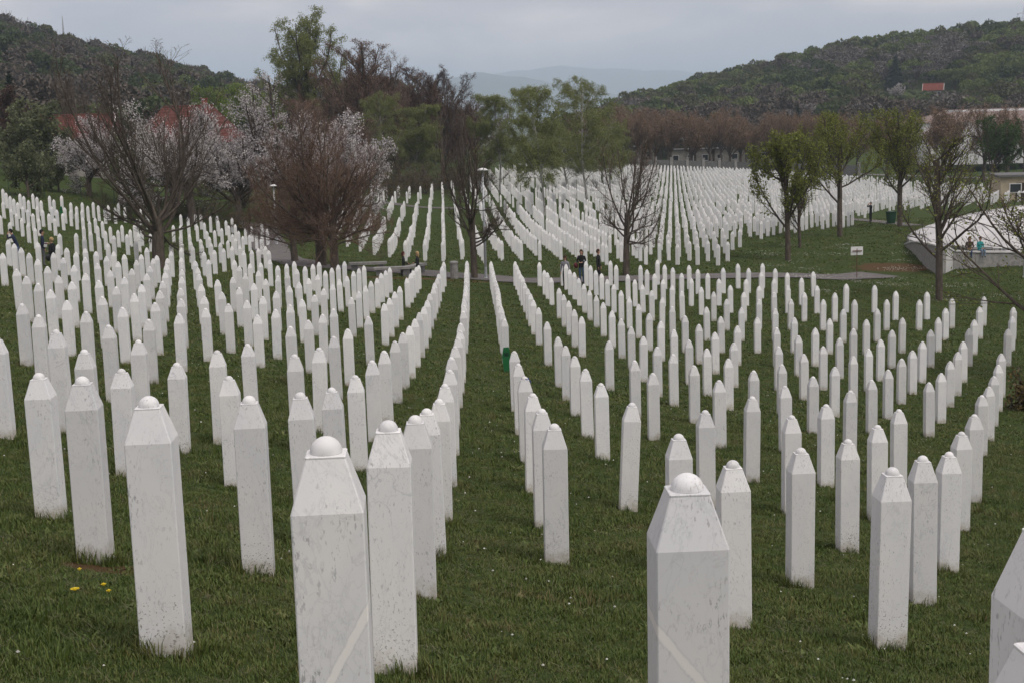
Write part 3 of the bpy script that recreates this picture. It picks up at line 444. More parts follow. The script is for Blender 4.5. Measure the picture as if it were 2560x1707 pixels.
def make_grass():
    near = [tuft('grass_a%d' % i, 24, .06, .016, .044, .0050, 0, BLADE, i) for i in range(5)] + [tuft('grass_b_tall', 16, .04, .06, .12, .006, 0, BLADE, 11)] + \
           [tuft('grass_c_straw', 12, .09, .02, .05, .003, .95, STRAW, 12), tuft('grass_d_weed', 7, .05, .03, .06, .022, .4, BLADE, 13)]
    far = [tuft('grass_e%d' % i, 26, .20, .03, .075, .016, 0, BLADE, 20+i) for i in range(4)] + [tuft('grass_f_straw', 14, .22, .03, .08, .012, .9, STRAW, 30)]
    def region(y0, y1, dens, half=.52):
        n = int(dens*half*(y1*y1-y0*y0)); y = np.sqrt(rng.uniform(y0*y0, y1*y1, n)); x = rng.uniform(-half, half, n)*y
        return x, y
    from mathutils import noise as mn
    P = []; RT = []; SC = []; ID = []
    for y0, y1, dens, s in ((1.6, 9, 420, .9), (9, 16, 230, 1.1), (16, 30, 100, 1.45)):
        x, y = region(y0, y1, dens)
        k = np.ones(len(x), bool)
        for bx, by, ra, rb in ((-2.62, 8.72, .40, .20),): k &= (np.hypot((x-bx)/ra, (y-by)/rb)+rng.normal(0, .25, len(x)) > 1) | (rng.random(len(x)) < .12)
        x = x[k]; y = y[k]; z = G(x, y); nn = np.array([mn.noise((a*1.3, b*1.3, 0)) + .5*mn.noise((a*4, b*4, 3)) for a, b in zip(x, y)])
        u = rng.random(len(x)); idx = rng.integers(0, 5, len(x)); idx[u < .012] = 5; idx[(u > .86+.10*nn)] = 6; idx[(u > .985)] = 7
        sc = s*(1+.35*nn)*rng.uniform(.75, 1.25, len(x))
        P.append(np.stack([x, y, z], 1)); RT.append(np.stack([rng.uniform(-.12, .12, len(x)), rng.uniform(-.12, .12, len(x)), rng.uniform(0, 6.28, len(x))], 1)); SC.append(np.stack([sc, sc, sc*(1+.3*nn)], 1)); ID.append(idx)
    # longer grass the mower leaves round the feet of the stones
    for sx, sy, sh in STONES:
        if sy > 32: break
        n = int(rng.integers(14, 46) * (1.2 if sy < 16 else .8)); side = rng.integers(0, 4, n); t = rng.uniform(-.12, .12, n); e = rng.uniform(.105, .165, n)
        x = sx + np.where(side < 2, t, np.where(side == 2, e, -e)); y = sy + np.where(side < 2, np.where(side == 0, e, -e), t)
        long = rng.random(n) < .3
        P.append(np.stack([x, y, G(x, y)], 1)); RT.append(np.stack([rng.uniform(-.2, .2, n), rng.uniform(-.2, .2, n), rng.uniform(0, 6.28, n)], 1))
        s = rng.uniform(.7, 1.25, n); SC.append(np.stack([s, s, s*1.1], 1)); ID.append(np.where(long, 5, rng.integers(0, 5, n)))
    scatter('lawn_grass', np.vstack(P), np.vstack(RT), np.vstack(SC), np.concatenate(ID), near, 'short mown grass between the nearer headstones', 'grass')
    P = []; RT = []; SC = []; ID = []
    pp = np.array(PATH)
    for y0, y1, dens, s in ((29, 48, 26, 1.), (48, 72, 11, 1.35), (72, 125, 3.2, 1.9)):
        x, y = region(y0, y1, dens, .5)
        if y1 > 60:
            dd = np.min(np.hypot(x[:, None]-pp[None, :, 0], y[:, None]-pp[None, :, 1]), 1); seg = np.full(len(x), 9.)
            for a, b in zip(pp[:-1], pp[1:]):
                ab = b-a; tt = np.clip(((x-a[0])*ab[0]+(y-a[1])*ab[1])/(ab@ab), 0, 1); seg = np.minimum(seg, np.hypot(x-a[0]-tt*ab[0], y-a[1]-tt*ab[1]))
            k = (seg > 1.5) & ~(((x-22.3)/2.4)**2+((y-81)/2.4)**2 < 1); x = x[k]; y = y[k]
        nn = np.array([mn.noise((a*.6, b*.6, 0)) for a, b in zip(x, y)])
        u = rng.random(len(x)); idx = rng.integers(0, 4, len(x)); idx[u > .86] = 4
        sc = s*(1+.35*nn)*rng.uniform(.8, 1.2, len(x))
        P.append(np.stack([x, y, G(x, y)], 1)); RT.append(np.stack([rng.uniform(-.1, .1, len(x))]*2+[rng.uniform(0, 6.28, len(x))], 1)); SC.append(np.stack([sc, sc, sc*.8], 1)); ID.append(idx)
    scatter('meadow_grass', np.vstack(P), np.vstack(RT), np.vstack(SC), np.concatenate(ID), far, 'short green grass on the slopes farther away', 'grass')
make_grass()

# small flowers in the lawn
def make_flowers():
    DAISY = leaf_mat('daisy_white', (.5, .5, .46), .35); V = []; F = []
    def dot(x, y, z, r):
        k = len(V)
        for dx, dy, dz in ((r,0,0),(0,r,0),(-r,0,0),(0,-r,0),(0,0,r*.9),(0,0,-r*.6)): V.append((x+dx, y+dy, z+dz))
        for a, b in ((0,1),(1,2),(2,3),(3,0)): F.append((k+a, k+b, k+4)); F.append((k+b, k+a, k+5))
    n = 1700; y = np.sqrt(rng.uniform(5**2, 62**2, n)); x = rng.uniform(-.42, .42, n)*y
    for a, b in zip(x, y):
        r = rng.uniform(.004, .012)*(1.0 if b < 16 else 1.3); dot(a, b, float(G(a, b))+rng.uniform(.03, .07), r)
    n = 1500; cs = [(20.5+rng.uniform(-5, 7), 70+rng.uniform(-5, 24)) for _ in range(40)]
    for i in range(n):
        c = cs[rng.integers(0, 40)]; a, b = c[0]+rng.normal(0, .6), c[1]+rng.normal(0, .5); dot(a, b, float(G(a, b))+.05, rng.uniform(.012, .026))
    o = mesh_obj('small_white_flowers', V, F, DAISY); tag(o, 'tiny white daisies and dandelion clocks dotted through the lawn', 'flowers', kind='stuff')
make_flowers()
YEL = simple('dandelion_yellow', (.60, .45, .02), .6, .15, 30, 0)
STEM = simple('flower_stem', (.06, .10, .03), .6, .15, 30, 0)
for i, (dx, dy, r, lab) in enumerate([(-2.44, 7.40, .024, 'largest yellow dandelion open in the grass at lower left'), (-2.36, 7.62, .015, 'small yellow dandelion just behind the largest one'), (-2.27, 7.44, .014, 'yellow dandelion right of the largest one at lower left'), (-2.62, 8.05, .013, 'lone yellow dandelion farther up left of the others')]):
    t = empty('dandelion', (dx, dy, float(G(dx, dy))), rng.uniform(0, 6), lab, 'flower', 'dandelions in the near grass')
    MB().tube([(0, 0, -.02), (.004, 0, .04), (.006, .002, .075)], .0025, 5).obj('stem', STEM, t)
    m = MB()
    for k in range(16):
        a = 2*math.pi*k/16+rng.uniform(-.1, .1); b = a+.32; z0 = .078
        m.add([(.006, .002, z0), (.006+r*math.cos(a), .002+r*math.sin(a), z0+.006), (.006+r*1.05*math.cos((a+b)/2), .002+r*1.05*math.sin((a+b)/2), z0+.004), (.006+r*math.cos(b), .002+r*math.sin(b), z0+.006)], [(0, 1, 2, 3)])
    m.lathe([(r*.45, z0-.004), (r*.5, z0+.008), (r*.2, z0+.012)], 10, (.006, .002, 0)); m.obj('flower_head', YEL, t)

# ------------------------------------------------------------------ headstones
SW, SD = .208, .187
def stone_mesh(bev=True):
    """pillar with a hipped top and a small lip, origin at the foot; unit height 1.25 m"""
    w, d = SW/2, SD/2; zs, zp = 1.045, 1.198
    pw, pd = w*.55, d*.55; c = .004
    rings = []
    def ring(hx, hy, z, c=c): return [(-hx+c, -hy, z), (hx-c, -hy, z), (hx, -hy+c, z), (hx, hy-c, z), (hx-c, hy, z), (-hx+c, hy, z), (-hx, hy-c, z), (-hx, -hy+c, z)]
    rings = [ring(w, d, -.25), ring(w, d, zs-.004), ring(w-.002, d-.002, zs+.003), ring(pw+.0005, pd+.0005, zp-.006), ring(pw+.0012, pd+.0012, zp-.0045), ring(pw+.0012, pd+.0012, zp-.001), ring(pw-.002, pd-.002, zp+.001, .003)]
    V = [p for r in rings for p in r]; F = []
    for i in range(len(rings)-1):
        for j in range(8): F.append((i*8+j, i*8+(j+1) % 8, (i+1)*8+(j+1) % 8, (i+1)*8+j))
    F.append(tuple((len(rings)-1)*8+j for j in range(8)))
    return V, F
SV, SF = stone_mesh()
def dome_mesh():
    m = MB(); r = .047; prof = [(r*.98, -.004), (r, .003)] + [(r*math.cos(a), .003+r*.95*math.sin(a)) for a in np.radians([18, 36, 54, 70, 83])]
    m.lathe(prof, 18); return m.V, m.F
DV, DF = dome_mesh()
me_s = bpy.data.meshes.new('headstone'); me_s.from_pydata(SV, [], SF); me_s.materials.append(MARBLE)
me_d = bpy.data.meshes.new('dome'); me_d.from_pydata(DV, [], DF); me_d.materials.append(MARBLE_DOME)
me_d.polygons.foreach_set('use_smooth', np.ones(len(me_d.polygons), bool))
def variant(me, mat_):
    m = me.copy(); m.materials[0] = mat_; return m
ORD = ['', 'first', 'second', 'third', 'fourth', 'fifth', 'sixth', 'seventh', 'eighth', 'ninth', 'tenth', 'eleventh', 'twelfth', 'thirteenth', 'fourteenth', 'fifteenth', 'sixteenth', 'seventeenth', 'eighteenth', 'nineteenth', 'twentieth']
def ordw(n):
    if n <= 20: return ORD[n]
    tens = {2: 'twenty', 3: 'thirty', 4: 'forty', 5: 'fifty', 6: 'sixty', 7: 'seventy', 8: 'eighty', 9: 'ninety'}; ten = {2: 'twentieth', 3: 'thirtieth', 4: 'fortieth', 5: 'fiftieth', 6: 'sixtieth', 7: 'seventieth', 8: 'eightieth', 9: 'ninetieth'}
    if n > 99: return 'hundred and ' + ordw(n-100) if n > 100 else 'hundredth'
    return ten[n//10] if n % 10 == 0 else tens[n//10]+'-'+ORD[n % 10]
NEAR = sorted(STONES, key=lambda s: s[1])[:300]; REST = sorted(STONES, key=lambda s: s[1])[300:]
# rows: link every stone with the next one behind it
def rows_of(S):
    S = np.array(S); nxt = {}; used = set()
    for i in np.argsort(S[:, 1]):
        dy = S[:, 1]-S[i, 1]; az = -.05 + .004*(S[i, 0]) ; dx = S[:, 0]-S[i, 0]-az*dy
        c = np.where((dy > 1.2) & (dy < 4.6) & (np.abs(dx) < .55))[0]
        c = [k for k in c if k not in used]
        if c:
            k = min(c, key=lambda k: dy[k]+3*abs(dx[k])); nxt[i] = k; used.add(k)
    heads = [i for i in range(len(S)) if i not in used]; out_ = []
    for h in heads:
        ch = [h]
        while ch[-1] in nxt: ch.append(nxt[ch[-1]])
        out_.append(ch)
    out_.sort(key=lambda ch: np.mean([S[k, 0]/S[k, 1] for k in ch])); return out_
SPECIAL = {}
def special(x, y, text): 
    k = min(range(len(NEAR)), key=lambda i: (NEAR[i][0]-x)**2+(NEAR[i][1]-y)**2); SPECIAL[k] = text
special(-.55, 3.96, 'biggest headstone left of centre, pale diagonal vein rising to the right, nearest on the grass')
special(.49, 3.97, 'biggest headstone right of centre, rust spots on its dome, pale vein running down its front')
special(.76, 1.96, 'headstone cut off by the lower right corner of the picture')
special(1.13, 2.91, 'headstone cut off by the right edge, above the one in the lower right corner')
special(-1.75, 4.4, 'headstone cut off by the left edge at the lower left')
special(-6.25, 16.83, 'headstone half cut off by the left edge beside the long grass')
special(-.59, 6.4, 'grey veined headstone with mud splashes just behind the biggest one left of centre')
special(-1.65, 6.3, 'large headstone at lower left with dark specks toward its muddy foot')
special(1.35, 16.3, 'headstone leaning over to the right on open grass right of the aisle')
special(.33, 11.7, 'foremost headstone of the row bordering the grass aisle on its right')
special(-2.7, 8.9, 'headstone with a bare brown earth patch at its foot at lower left')
special(2.5, 9.1, 'large headstone at lower right standing alone before the right hand rows')
rows = rows_of(NEAR); where = {}
for ri, ch in enumerate(rows):
    for k, s in enumerate(ch): where[s] = (ri+1, k+1, len(ch))
a_mesh = variant(me_s, MARBLE_A); b_mesh = variant(me_s, MARBLE_B); r_mesh = variant(me_d, MARBLE_RUST)
nr_ = len(rows)
for i, (x, y, h) in enumerate(NEAR):
    me = me_s
    if i in SPECIAL and 'rising to the right' in SPECIAL[i]: me = a_mesh
    if i in SPECIAL and 'rust spots' in SPECIAL[i]: me = b_mesh
    o = bpy.data.objects.new('headstone', me); col.objects.link(o)
    z = float(G(x, y)); k = h/1.25; tw = rng.normal(1, .012)
    o.location = (x, y, z); o.scale = (tw, tw, k)
    az = -.05 + .0025*x if y > 3.5 else -.05
    o.rotation_euler = (rng.normal(0, .006), rng.normal(0, .007), -az*0 + .052 + rng.normal(0, .02))
    if i in SPECIAL and 'leaning over' in SPECIAL[i]: o.rotation_euler = (0, .055, .03)
    ri, k2, n = where[i]
    row = ordw(ri) if ri <= nr_//2 else ordw(nr_-ri+1); edge = 'left' if ri <= nr_//2 else 'right'
    lab = SPECIAL.get(i) or (('white marble headstone standing alone as the %s row from the %s' % (row, edge)) if n == 1 else ('white marble headstone, %s from the front in the %s row from the %s' % (ordw(k2), row, edge)))
    tag(o, lab, 'headstone', 'white marble headstones of the nearer plot')
    d = bpy.data.objects.new('dome', r_mesh if me is b_mesh else me_d); col.objects.link(d); d.parent = o; d.location = (0, 0, 1.2); d.scale = (1, 1, 1/k)

# the stones beyond, too many to build one by one
def inside(poly, x, y):
    c = np.zeros(len(x), bool); n = len(poly); j = n-1
    for i in range(n):
        xi, yi = poly[i]; xj, yj = poly[j]
        q = ((yi > y) != (yj > y)) & (x < (xj-xi)*(y-yi)/(yj-yi+1e-12)+xi); c ^= q; j = i
    return c
def far_stones():
    P = [(x, y) for x, y, h in REST]
    def grid(poly, az, dx, dy, keep, seed, jit=.06):
        rg = np.random.default_rng(seed); ca, sa = math.cos(az), math.sin(az); a = np.arange(-160, 320, dx); b = np.arange(-160, 360, dy)
        A, B = np.meshgrid(a, b); stag = (np.round(A/dx).astype(int)*7919 % 5)/5*dy*.0
        A = A+rg.normal(0, jit*.6, A.shape); B = B+stag+rg.normal(0, jit*2, B.shape)
        x = (A*ca+B*sa).ravel(); y = (-A*sa+B*ca).ravel()
        k = inside(poly, x, y); x = x[k]; y = y[k]
        from mathutils import noise as mn
        nn = np.array([mn.noise((p*.16, q*.16, seed)) for p, q in zip(x, y)])
        k = (rg.random(len(x)) < keep) & (nn < .42); return x[k], y[k]
    xa, ya = grid(POLY_A, -.045, 1.22, 2.1, .93, 1)
    bad = (ya > 139.5) & (ya < 146) & (xa < 1) | (ya > 148) & (ya < 153) | (ya > 203) & (ya < 207)
    P += list(zip(xa[~bad], ya[~bad]))
    xb, yb = grid(POLY_B, .40, 1.22, 2.1, .94, 2)
    pp2 = np.array(PATH2); bad = (np.min(np.hypot(xb[:, None]-pp2[None, :, 0], yb[:, None]-pp2[None, :, 1]), 1) < 2.4) | ((yb > 148) & (yb < 151.5) & (xb < 40)) | ((yb > 197) & (yb < 199))
    P += list(zip(xb[~bad], yb[~bad]))
    V = []; F = []; w, d = SW/2, SD/2
    base = [(-w, -d, -.2), (w, -d, -.2), (w, d, -.2), (-w, d, -.2), (-w, -d, 1.045), (w, -d, 1.045), (w, d, 1.045), (-w, d, 1.045)]
    p = .56; base += [(-w*p, -d*p, 1.2), (w*p, -d*p, 1.2), (w*p, d*p, 1.2), (-w*p, d*p, 1.2)]
    for r_, z_ in ((.046, 1.2), (.034, 1.235)):
        for q in range(6): base.append((r_*math.cos(q*math.pi/3), r_*math.sin(q*math.pi/3), z_))
    base.append((0, 0, 1.248))
    fb = [(0,1,5,4),(1,2,6,5),(2,3,7,6),(3,0,4,7),(4,5,9,8),(5,6,10,9),(6,7,11,10),(7,4,8,11),(8,9,10,11)]
    for q in range(6): fb.append((12+q, 12+(q+1) % 6, 18+(q+1) % 6, 18+q)); fb.append((18+q, 18+(q+1) % 6, 24))
    base = np.array(base); 
    for x, y in P:
        a = (.05 if x < 10 or y < 80 else -.40)+rng.normal(0, .03); c, s = math.cos(a), math.sin(a); k = len(V); hs = rng.normal(1, .02)
        q = base.copy(); q[:, 2] *= hs; tx, ty = rng.normal(0, .008, 2)
        X = q[:, 0]*c-q[:, 1]*s+q[:, 2]*tx+x; Y = q[:, 0]*s+q[:, 1]*c+q[:, 2]*ty+y
        V += np.stack([X, Y, q[:, 2]+float(G(x, y))], 1).tolist(); F += [tuple(v+k for v in f) for f in fb]
    m, t, b = newmat('distant_white_marble'); pz = pos(t)
    t.links.new(ramp(t, noise(t, pz, .9, 4, .7), [(.3, (.66, .67, .69)), (.7, (.83, .82, .80))]), b.inputs['Base Color']); b.inputs['Roughness'].default_value = .6
    o = mesh_obj('distant_headstones', V, F, m); tag(o, 'thousands of white headstones in dense rows beyond the path', 'headstones', kind='stuff')
    return len(P)
print('far stones', far_stones())

# ------------------------------------------------------------------ trees
def unit(v): return v/np.maximum(1e-9, np.linalg.norm(v, axis=-1, keepdims=True))
def grow(S, D, Ln, n, up=0., wig=.08, rg=None):
    """polylines from S along D: (N,n,3)"""
    P = np.zeros((len(S), n, 3)); P[:, 0] = S; D = unit(D.copy()); st = (Ln/(n-1))[:, None]
    for i in range(1, n):
        D = unit(D + np.array([0, 0, 1.])*np.reshape(up, (-1, 1))/(n-1) + rg.normal(0, wig, D.shape))
        P[:, i] = P[:, i-1]+D*st
    return P
def sprout(P, Rd, k, t0, t1, ang, asd, ratio, n, up, wig, rr, rg, taper=.35, power=1., lmin=0.):
    """k children on every parent polyline"""
    N_, m, _ = P.shape; t = t0+(t1-t0)*((np.arange(k)[None]+rg.random((N_, k)))/k)**power
    f = t*(m-1); i = np.clip(f.astype(int), 0, m-2); fr = (f-i)[..., None]; idx = np.arange(N_)[:, None]
    A = P[idx, i]; B = P[idx, i+1]; S = A+(B-A)*fr; T = unit(B-A); rad = Rd[idx, i]*(1-fr[..., 0])+Rd[idx, i+1]*fr[..., 0]
    rnd = rg.normal(size=T.shape); pr = unit(rnd-(rnd*T).sum(-1, keepdims=True)*T)
    a = np.radians(rg.normal(ang, asd, (N_, k)))[..., None]; D = T*np.cos(a)+pr*np.sin(a)
    pl = np.linalg.norm(np.diff(P, axis=1), axis=-1).sum(1)[:, None]
    Ln = np.maximum(lmin, pl*ratio*(1.12-.6*(t-t0)/(t1-t0+1e-6))*rg.uniform(.65, 1.25, (N_, k)))
    C = grow(S.reshape(-1, 3), D.reshape(-1, 3), Ln.ravel(), n, up, wig, rg)
    r0 = (rad*rr).ravel()[:, None]; return C, r0*np.linspace(1, taper, n)[None]
def tubes(P, Rd, k):
    N_, n, _ = P.shape; T = unit(np.gradient(P, axis=1)); ref = np.where(np.abs(T[..., 2:3]) > .9, np.array([1., 0, 0]), np.array([0, 0, 1.]))
    A = unit(np.cross(T, ref)); B = np.cross(T, A); q = np.arange(k)*2*np.pi/k
    V = P[:, :, None]+(A[:, :, None]*np.cos(q)[None, None, :, None]+B[:, :, None]*np.sin(q)[None, None, :, None])*Rd[:, :, None, None]
    b = (np.arange(N_)*n*k)[:, None, None]; i = (np.arange(n-1)*k)[None, :, None]; j = np.arange(k)[None, None]; j2 = (j+1) % k
    F = np.stack([b+i+j, b+i+j2, b+i+k+j2, b+i+k+j], -1).reshape(-1, 4)
    return V.reshape(-1, 3), F
def leaves(P, num, size, rg, t0=.25, spread=.08, droop=0., asp=.6):
    """leaf quads scattered along polylines"""
    N_, n, _ = P.shape; w = np.linalg.norm(np.diff(P, axis=1), axis=-1).sum(1); b = rg.choice(N_, num, p=w/w.sum()); f = rg.uniform(t0, 1, num)*(n-1); i = np.clip(f.astype(int), 0, n-2)
    C = P[b, i]+(P[b, i+1]-P[b, i])*(f-i)[:, None]+rg.normal(0, spread, (num, 3))
    U = unit(rg.normal(size=(num, 3))+np.array([0, 0, -droop])); W = unit(np.cross(U, rg.normal(size=(num, 3)))); s = size*rg.uniform(.6, 1.35, num)[:, None]
    V = np.stack([C-U*s*.5, C+W*s*asp*.5, C+U*s*.5, C-W*s*asp*.5], 1).reshape(-1, 3); F = np.arange(num*4).reshape(-1, 4); return V, F
def fit(levels, h, r, base_clear=None):
    allp = np.vstack([p.reshape(-1, 3) for p, _ in levels]); zt = np.percentile(allp[:, 2], 98.8); c = allp[:, :2]
    rr = np.percentile(np.hypot(c[:, 0], c[:, 1]), 92); s = np.array([r/rr, r/rr, h/zt])
    res = []
    for p, q in levels:
        p = p*s; z = p[..., 2]; t = np.maximum(0, z/h-.78)/.26; p[..., 2] = np.where(z > .78*h, h*(.78+.26*np.tanh(t)), z)
        d = np.hypot(p[..., 0], p[..., 1]); k = np.where(d > .75*r, r*(.75+.35*np.tanh(np.maximum(0, d/r-.75)/.35))/np.maximum(d, 1e-6), 1.); p[..., 0] *= k; p[..., 1] *= k
        res.append((p, q*min(1.15, max(.8, s.mean()))))
    return res
def tree_mesh(kind, seed, h, r):
    """(trunk V,F) (crown V,F,material index) and materials"""
    rg = np.random.default_rng(seed); leaf = None; tb = BARK; cb = BARK; lm = LEAF_G
    z0 = np.array([[0, 0, -.25]]); up = np.array([[0, 0, 1.]])
    def trunk(Lt, rad, n=6, wig=.03): 
        P = grow(z0, up, np.array([Lt]), n, .2, wig, rg); return P, np.linspace(rad*1.12, rad*.8, n)[None]
    def limbs(tr, k, t0, t1, ang, asd, ratio, n, upt, rr, wig=.07, taper=.3): return sprout(tr[0], tr[1], k, t0, t1, ang, asd, ratio, n, upt, wig, rr, rg, taper)
    K = 3
    if kind == 'vase':       # the great bare tree: short trunk, a fan of upright limbs and low sweeping boughs
        tr = trunk(h*.27, h*.030); l1 = limbs(tr, 12, .62, 1.0, 40, 12, 3.0, 11, 1.25, .36, .10)
        lo = limbs(tr, 7, .60, .9, 84, 10, 1.6, 11, .35, .26, .12); l1 = (np.vstack([l1[0], lo[0]]), np.vstack([l1[1], lo[1]]))
        l2 = sprout(*l1, 13, .25, .99, 30, 10, .36, 7, .6, .07, .5, rg); l3 = sprout(*l2, 8, .15, .98, 32, 10, .42, 4, .4, .09, .55, rg); l4 = sprout(*l3, 3, .2, .95, 34, 10, .5, 3, .2, .09, .7, rg)
        lv = [tr, l1, l2, l3, l4]
    elif kind == 'budding':  # dense rounded crown of fine russet twigs with swollen buds
        tr = trunk(h*.36, h*.030); l1 = limbs(tr, 12, .55, 1.0, 40, 14, 1.75, 9, .75, .36, .09); lo = limbs(tr, 8, .5, .8, 80, 10, 1.45, 9, .3, .28, .10)
        l1 = (np.vstack([l1[0], lo[0]]), np.vstack([l1[1], lo[1]]))
        l2 = sprout(*l1, 11, .15, .98, 34, 12, .45, 6, .35, .08, .5, rg); l3 = sprout(*l2, 9, .12, .98, 34, 12, .5, 4, .4, .1, .5, rg); l4 = sprout(*l3, 3, .15, .98, 36, 12, .55, 3, .15, .1, .7, rg)
        lv = [tr, l1, l2, l3, l4]; leaf = (7000, .05, .08, 0); lm = BUD; cb = BARK_RED
    elif kind == 'sparse':   # open bare tree with long curving branches
        tr = trunk(h*.36, h*.021, wig=.04); l1 = limbs(tr, 8, .5, 1.0, 36, 12, 1.75, 9, .8, .40, .10); lo = limbs(tr, 5, .5, .75, 80, 10, 1.1, 9, .35, .32, .12)
        l1 = (np.vstack([l1[0], lo[0]]), np.vstack([l1[1], lo[1]]))
        l2 = sprout(*l1, 8, .15, .95, 38, 12, .42, 6, .3, .09, .55, rg); l3 = sprout(*l2, 8, .15, .97, 38, 12, .45, 4, .25, .12, .55, rg); l4 = sprout(*l3, 3, .2, .97, 40, 12, .5, 3, .1, .12, .7, rg)
        lv = [tr, l1, l2, l3, l4]; leaf = (700, .06, .05, 0); lm = BUD
    elif kind in ('young', 'young_thin'):   # avenue tree coming into leaf
        tr = trunk(h*.62, h*.017, 8); l1 = limbs(tr, 18, .32, 1.0, 46, 10, .62, 7, .5, .45); l2 = sprout(*l1, 8, .15, .98, 36, 12, .45, 5, .35, .09, .5, rg); l3 = sprout(*l2, 6, .15, .98, 38, 12, .5, 3, .2, .1, .6, rg)
        lv = [tr, l1, l2, l3]; leaf = (9000 if kind == 'young' else 2400, .15 if kind == 'young' else .10, .10, .2); lm = LEAF_YG
    elif kind == 'birch':    # white stem, hanging curtains of small leaves
        tr = trunk(h*.88, h*.0062, 12, .035); l1 = limbs(tr, 30, .22, .99, 40, 12, .34, 8, -.1, .42); l2 = sprout(*l1, 9, .15, 1., 40, 14, .40, 6, -.9, .1, .45, rg); l3 = sprout(*l2, 6, .2, 1., 30, 12, .75, 6, -1.5, .08, .5, rg)
        lv = [tr, l1, l2, l3]; leaf = (46000, .115, .13, .8); lm = LEAF_BIRCH; tb = BARK_BIRCH; cb = BARK_OLIVE
    elif kind == 'tallbirch':
        tr = trunk(h*.55, h*.014, 10, .03); l1 = limbs(tr, 20, .30, 1., 24, 8, .80, 9, .2, .5); l2 = sprout(*l1, 10, .2, 1., 36, 12, .28, 6, -.4, .1, .45, rg); l3 = sprout(*l2, 7, .2, 1., 32, 12, .6, 5, -1.2, .1, .5, rg)
        lv = [tr, l1, l2, l3]; leaf = (42000, .19, .18, .8); lm = LEAF_BIRCH; cb = BARK_OLIVE
    elif kind in ('poplar', 'maroon'):   # dense upswept brown twigs
        tr = trunk(h*.55, h*.016, 8); l1 = limbs(tr, 26, .12, 1., 26, 9, .75, 8, .35, .45); l2 = sprout(*l1, 11, .15, 1., 26, 9, .32, 6, .5, .07, .5, rg); l3 = sprout(*l2, 9, .15, 1., 28, 10, .5, 4, .4, .09, .55, rg)
        lv = [tr, l1, l2, l3]; leaf = (42000, .105, .14, 0); lm = BUD2 if kind == 'maroon' else BUD; cb = BARK_MAROON if kind == 'maroon' else BARK
    elif kind == 'willow':
        tr = trunk(h*.4, h*.02, 6); l1 = limbs(tr, 12, .45, 1., 40, 12, 1.3, 8, .1, .5); l2 = sprout(*l1, 9, .2, 1., 40, 12, .4, 6, -.4, .1, .5, rg); l3 = sprout(*l2, 6, .2, 1., 35, 12, .7, 5, -1., .1, .5, rg)
        lv = [tr, l1, l2, l3]; leaf = (24000, .25, .24, .6); lm = LEAF_WILL; cb = BARK_OLIVE
    elif kind == 'blossom':
        tr = trunk(h*.28, h*.028, 6, .06); l1 = limbs(tr, 15, .5, 1., 50, 18, 1.9, 8, .35, .5, .1); l2 = sprout(*l1, 10, .12, 1., 42, 14, .42, 6, .15, .12, .5, rg); l3 = sprout(*l2, 8, .12, 1., 40, 14, .5, 4, .1, .12, .55, rg)
        lv = [tr, l1, l2, l3]; leaf = (16000, .105, .10, 0); lm = BLOSSOM; tb = BARK
    elif kind == 'pale':
        tr = trunk(h*.3, h*.022, 6, .06); l1 = limbs(tr, 13, .5, 1., 46, 16, 1.9, 8, .35, .5, .1); l2 = sprout(*l1, 9, .15, 1., 40, 14, .42, 6, .15, .12, .5, rg); l3 = sprout(*l2, 6, .15, 1., 40, 14, .5, 4, .1, .12, .55, rg)
        lv = [tr, l1, l2, l3]; leaf = (9000, .15, .12, 0); lm = LEAF_PALE
    elif kind == 'scrub':
        tr = trunk(h*.12, h*.02, 4, .08); l1 = limbs(tr, 16, .3, 1., 44, 18, 6., 8, .4, .5, .1); l2 = sprout(*l1, 9, .1, 1., 36, 14, .42, 6, .2, .12, .5, rg); l3 = sprout(*l2, 6, .1, 1., 36, 14, .5, 4, .1, .12, .55, rg)
        lv = [tr, l1, l2, l3]; leaf = (2500, .09, .08, 0); lm = LEAF_BR
    elif kind == 'leafy':
        tr = trunk(h*.4, h*.02, 6); l1 = limbs(tr, 14, .3, 1., 44, 14, 1.3, 7, .35, .5); l2 = sprout(*l1, 8, .15, 1., 38, 12, .45, 5, .2, .1, .5, rg); l3 = sprout(*l2, 6, .15, 1., 40, 12, .5, 3, .1, .1, .6, rg)
        lv = [tr, l1, l2, l3]; leaf = (9000, .26, .16, .2); lm = LEAF_G
    elif kind == 'avenue':   # far row of pollarded limes, twiggy and russet
        tr = trunk(h*.34, h*.024, 5); l1 = limbs(tr, 11, .65, 1., 38, 12, 1.5, 6, .5, .5); l2 = sprout(*l1, 9, .2, 1., 24, 9, .55, 4, .5, .06, .6, rg); l3 = sprout(*l2, 7, .15, 1., 24, 9, .5, 3, .3, .06, .8, rg)
        lv = [tr, l1, l2, l3]; leaf = (9000, .13, .2, 0); lm = BUD_AV; cb = BARK_AV
    lv = fit(lv, h, r)
    minr = {'avenue': .018, 'vase': .0055, 'budding': .0055, 'sparse': .0055}.get(kind, .013 if kind in ('poplar', 'maroon') else .009)
    tv, tf = tubes(lv[0][0], lv[0][1], 10); n = len(tv); v1, f1 = tubes(lv[1][0], np.maximum(lv[1][1], minr*1.3), 6); tv = np.vstack([tv, v1]); tf = np.vstack([tf, f1+n])
    cv = []; cf = []; mi = []; n = 0
    for q, (P, rd) in enumerate(lv[2:]):
        v, f = tubes(P, np.maximum(rd, minr), 4 if q == 0 else 3); cv.append(v); cf.append(f+n); n += len(v); mi.append(np.zeros(len(f), int))
    if leaf:
        num, sz, spd, dr = leaf
        v, f = leaves(np.asarray(lv[-1][0]), num, sz, rg, .1, spd, dr, .55 if dr else .9); cv.append(v); cf.append(f+n); mi.append(np.ones(len(f), int))
    return (tv, tf, tb), (np.vstack(cv), np.vstack(cf), np.concatenate(mi), [cb, lm])
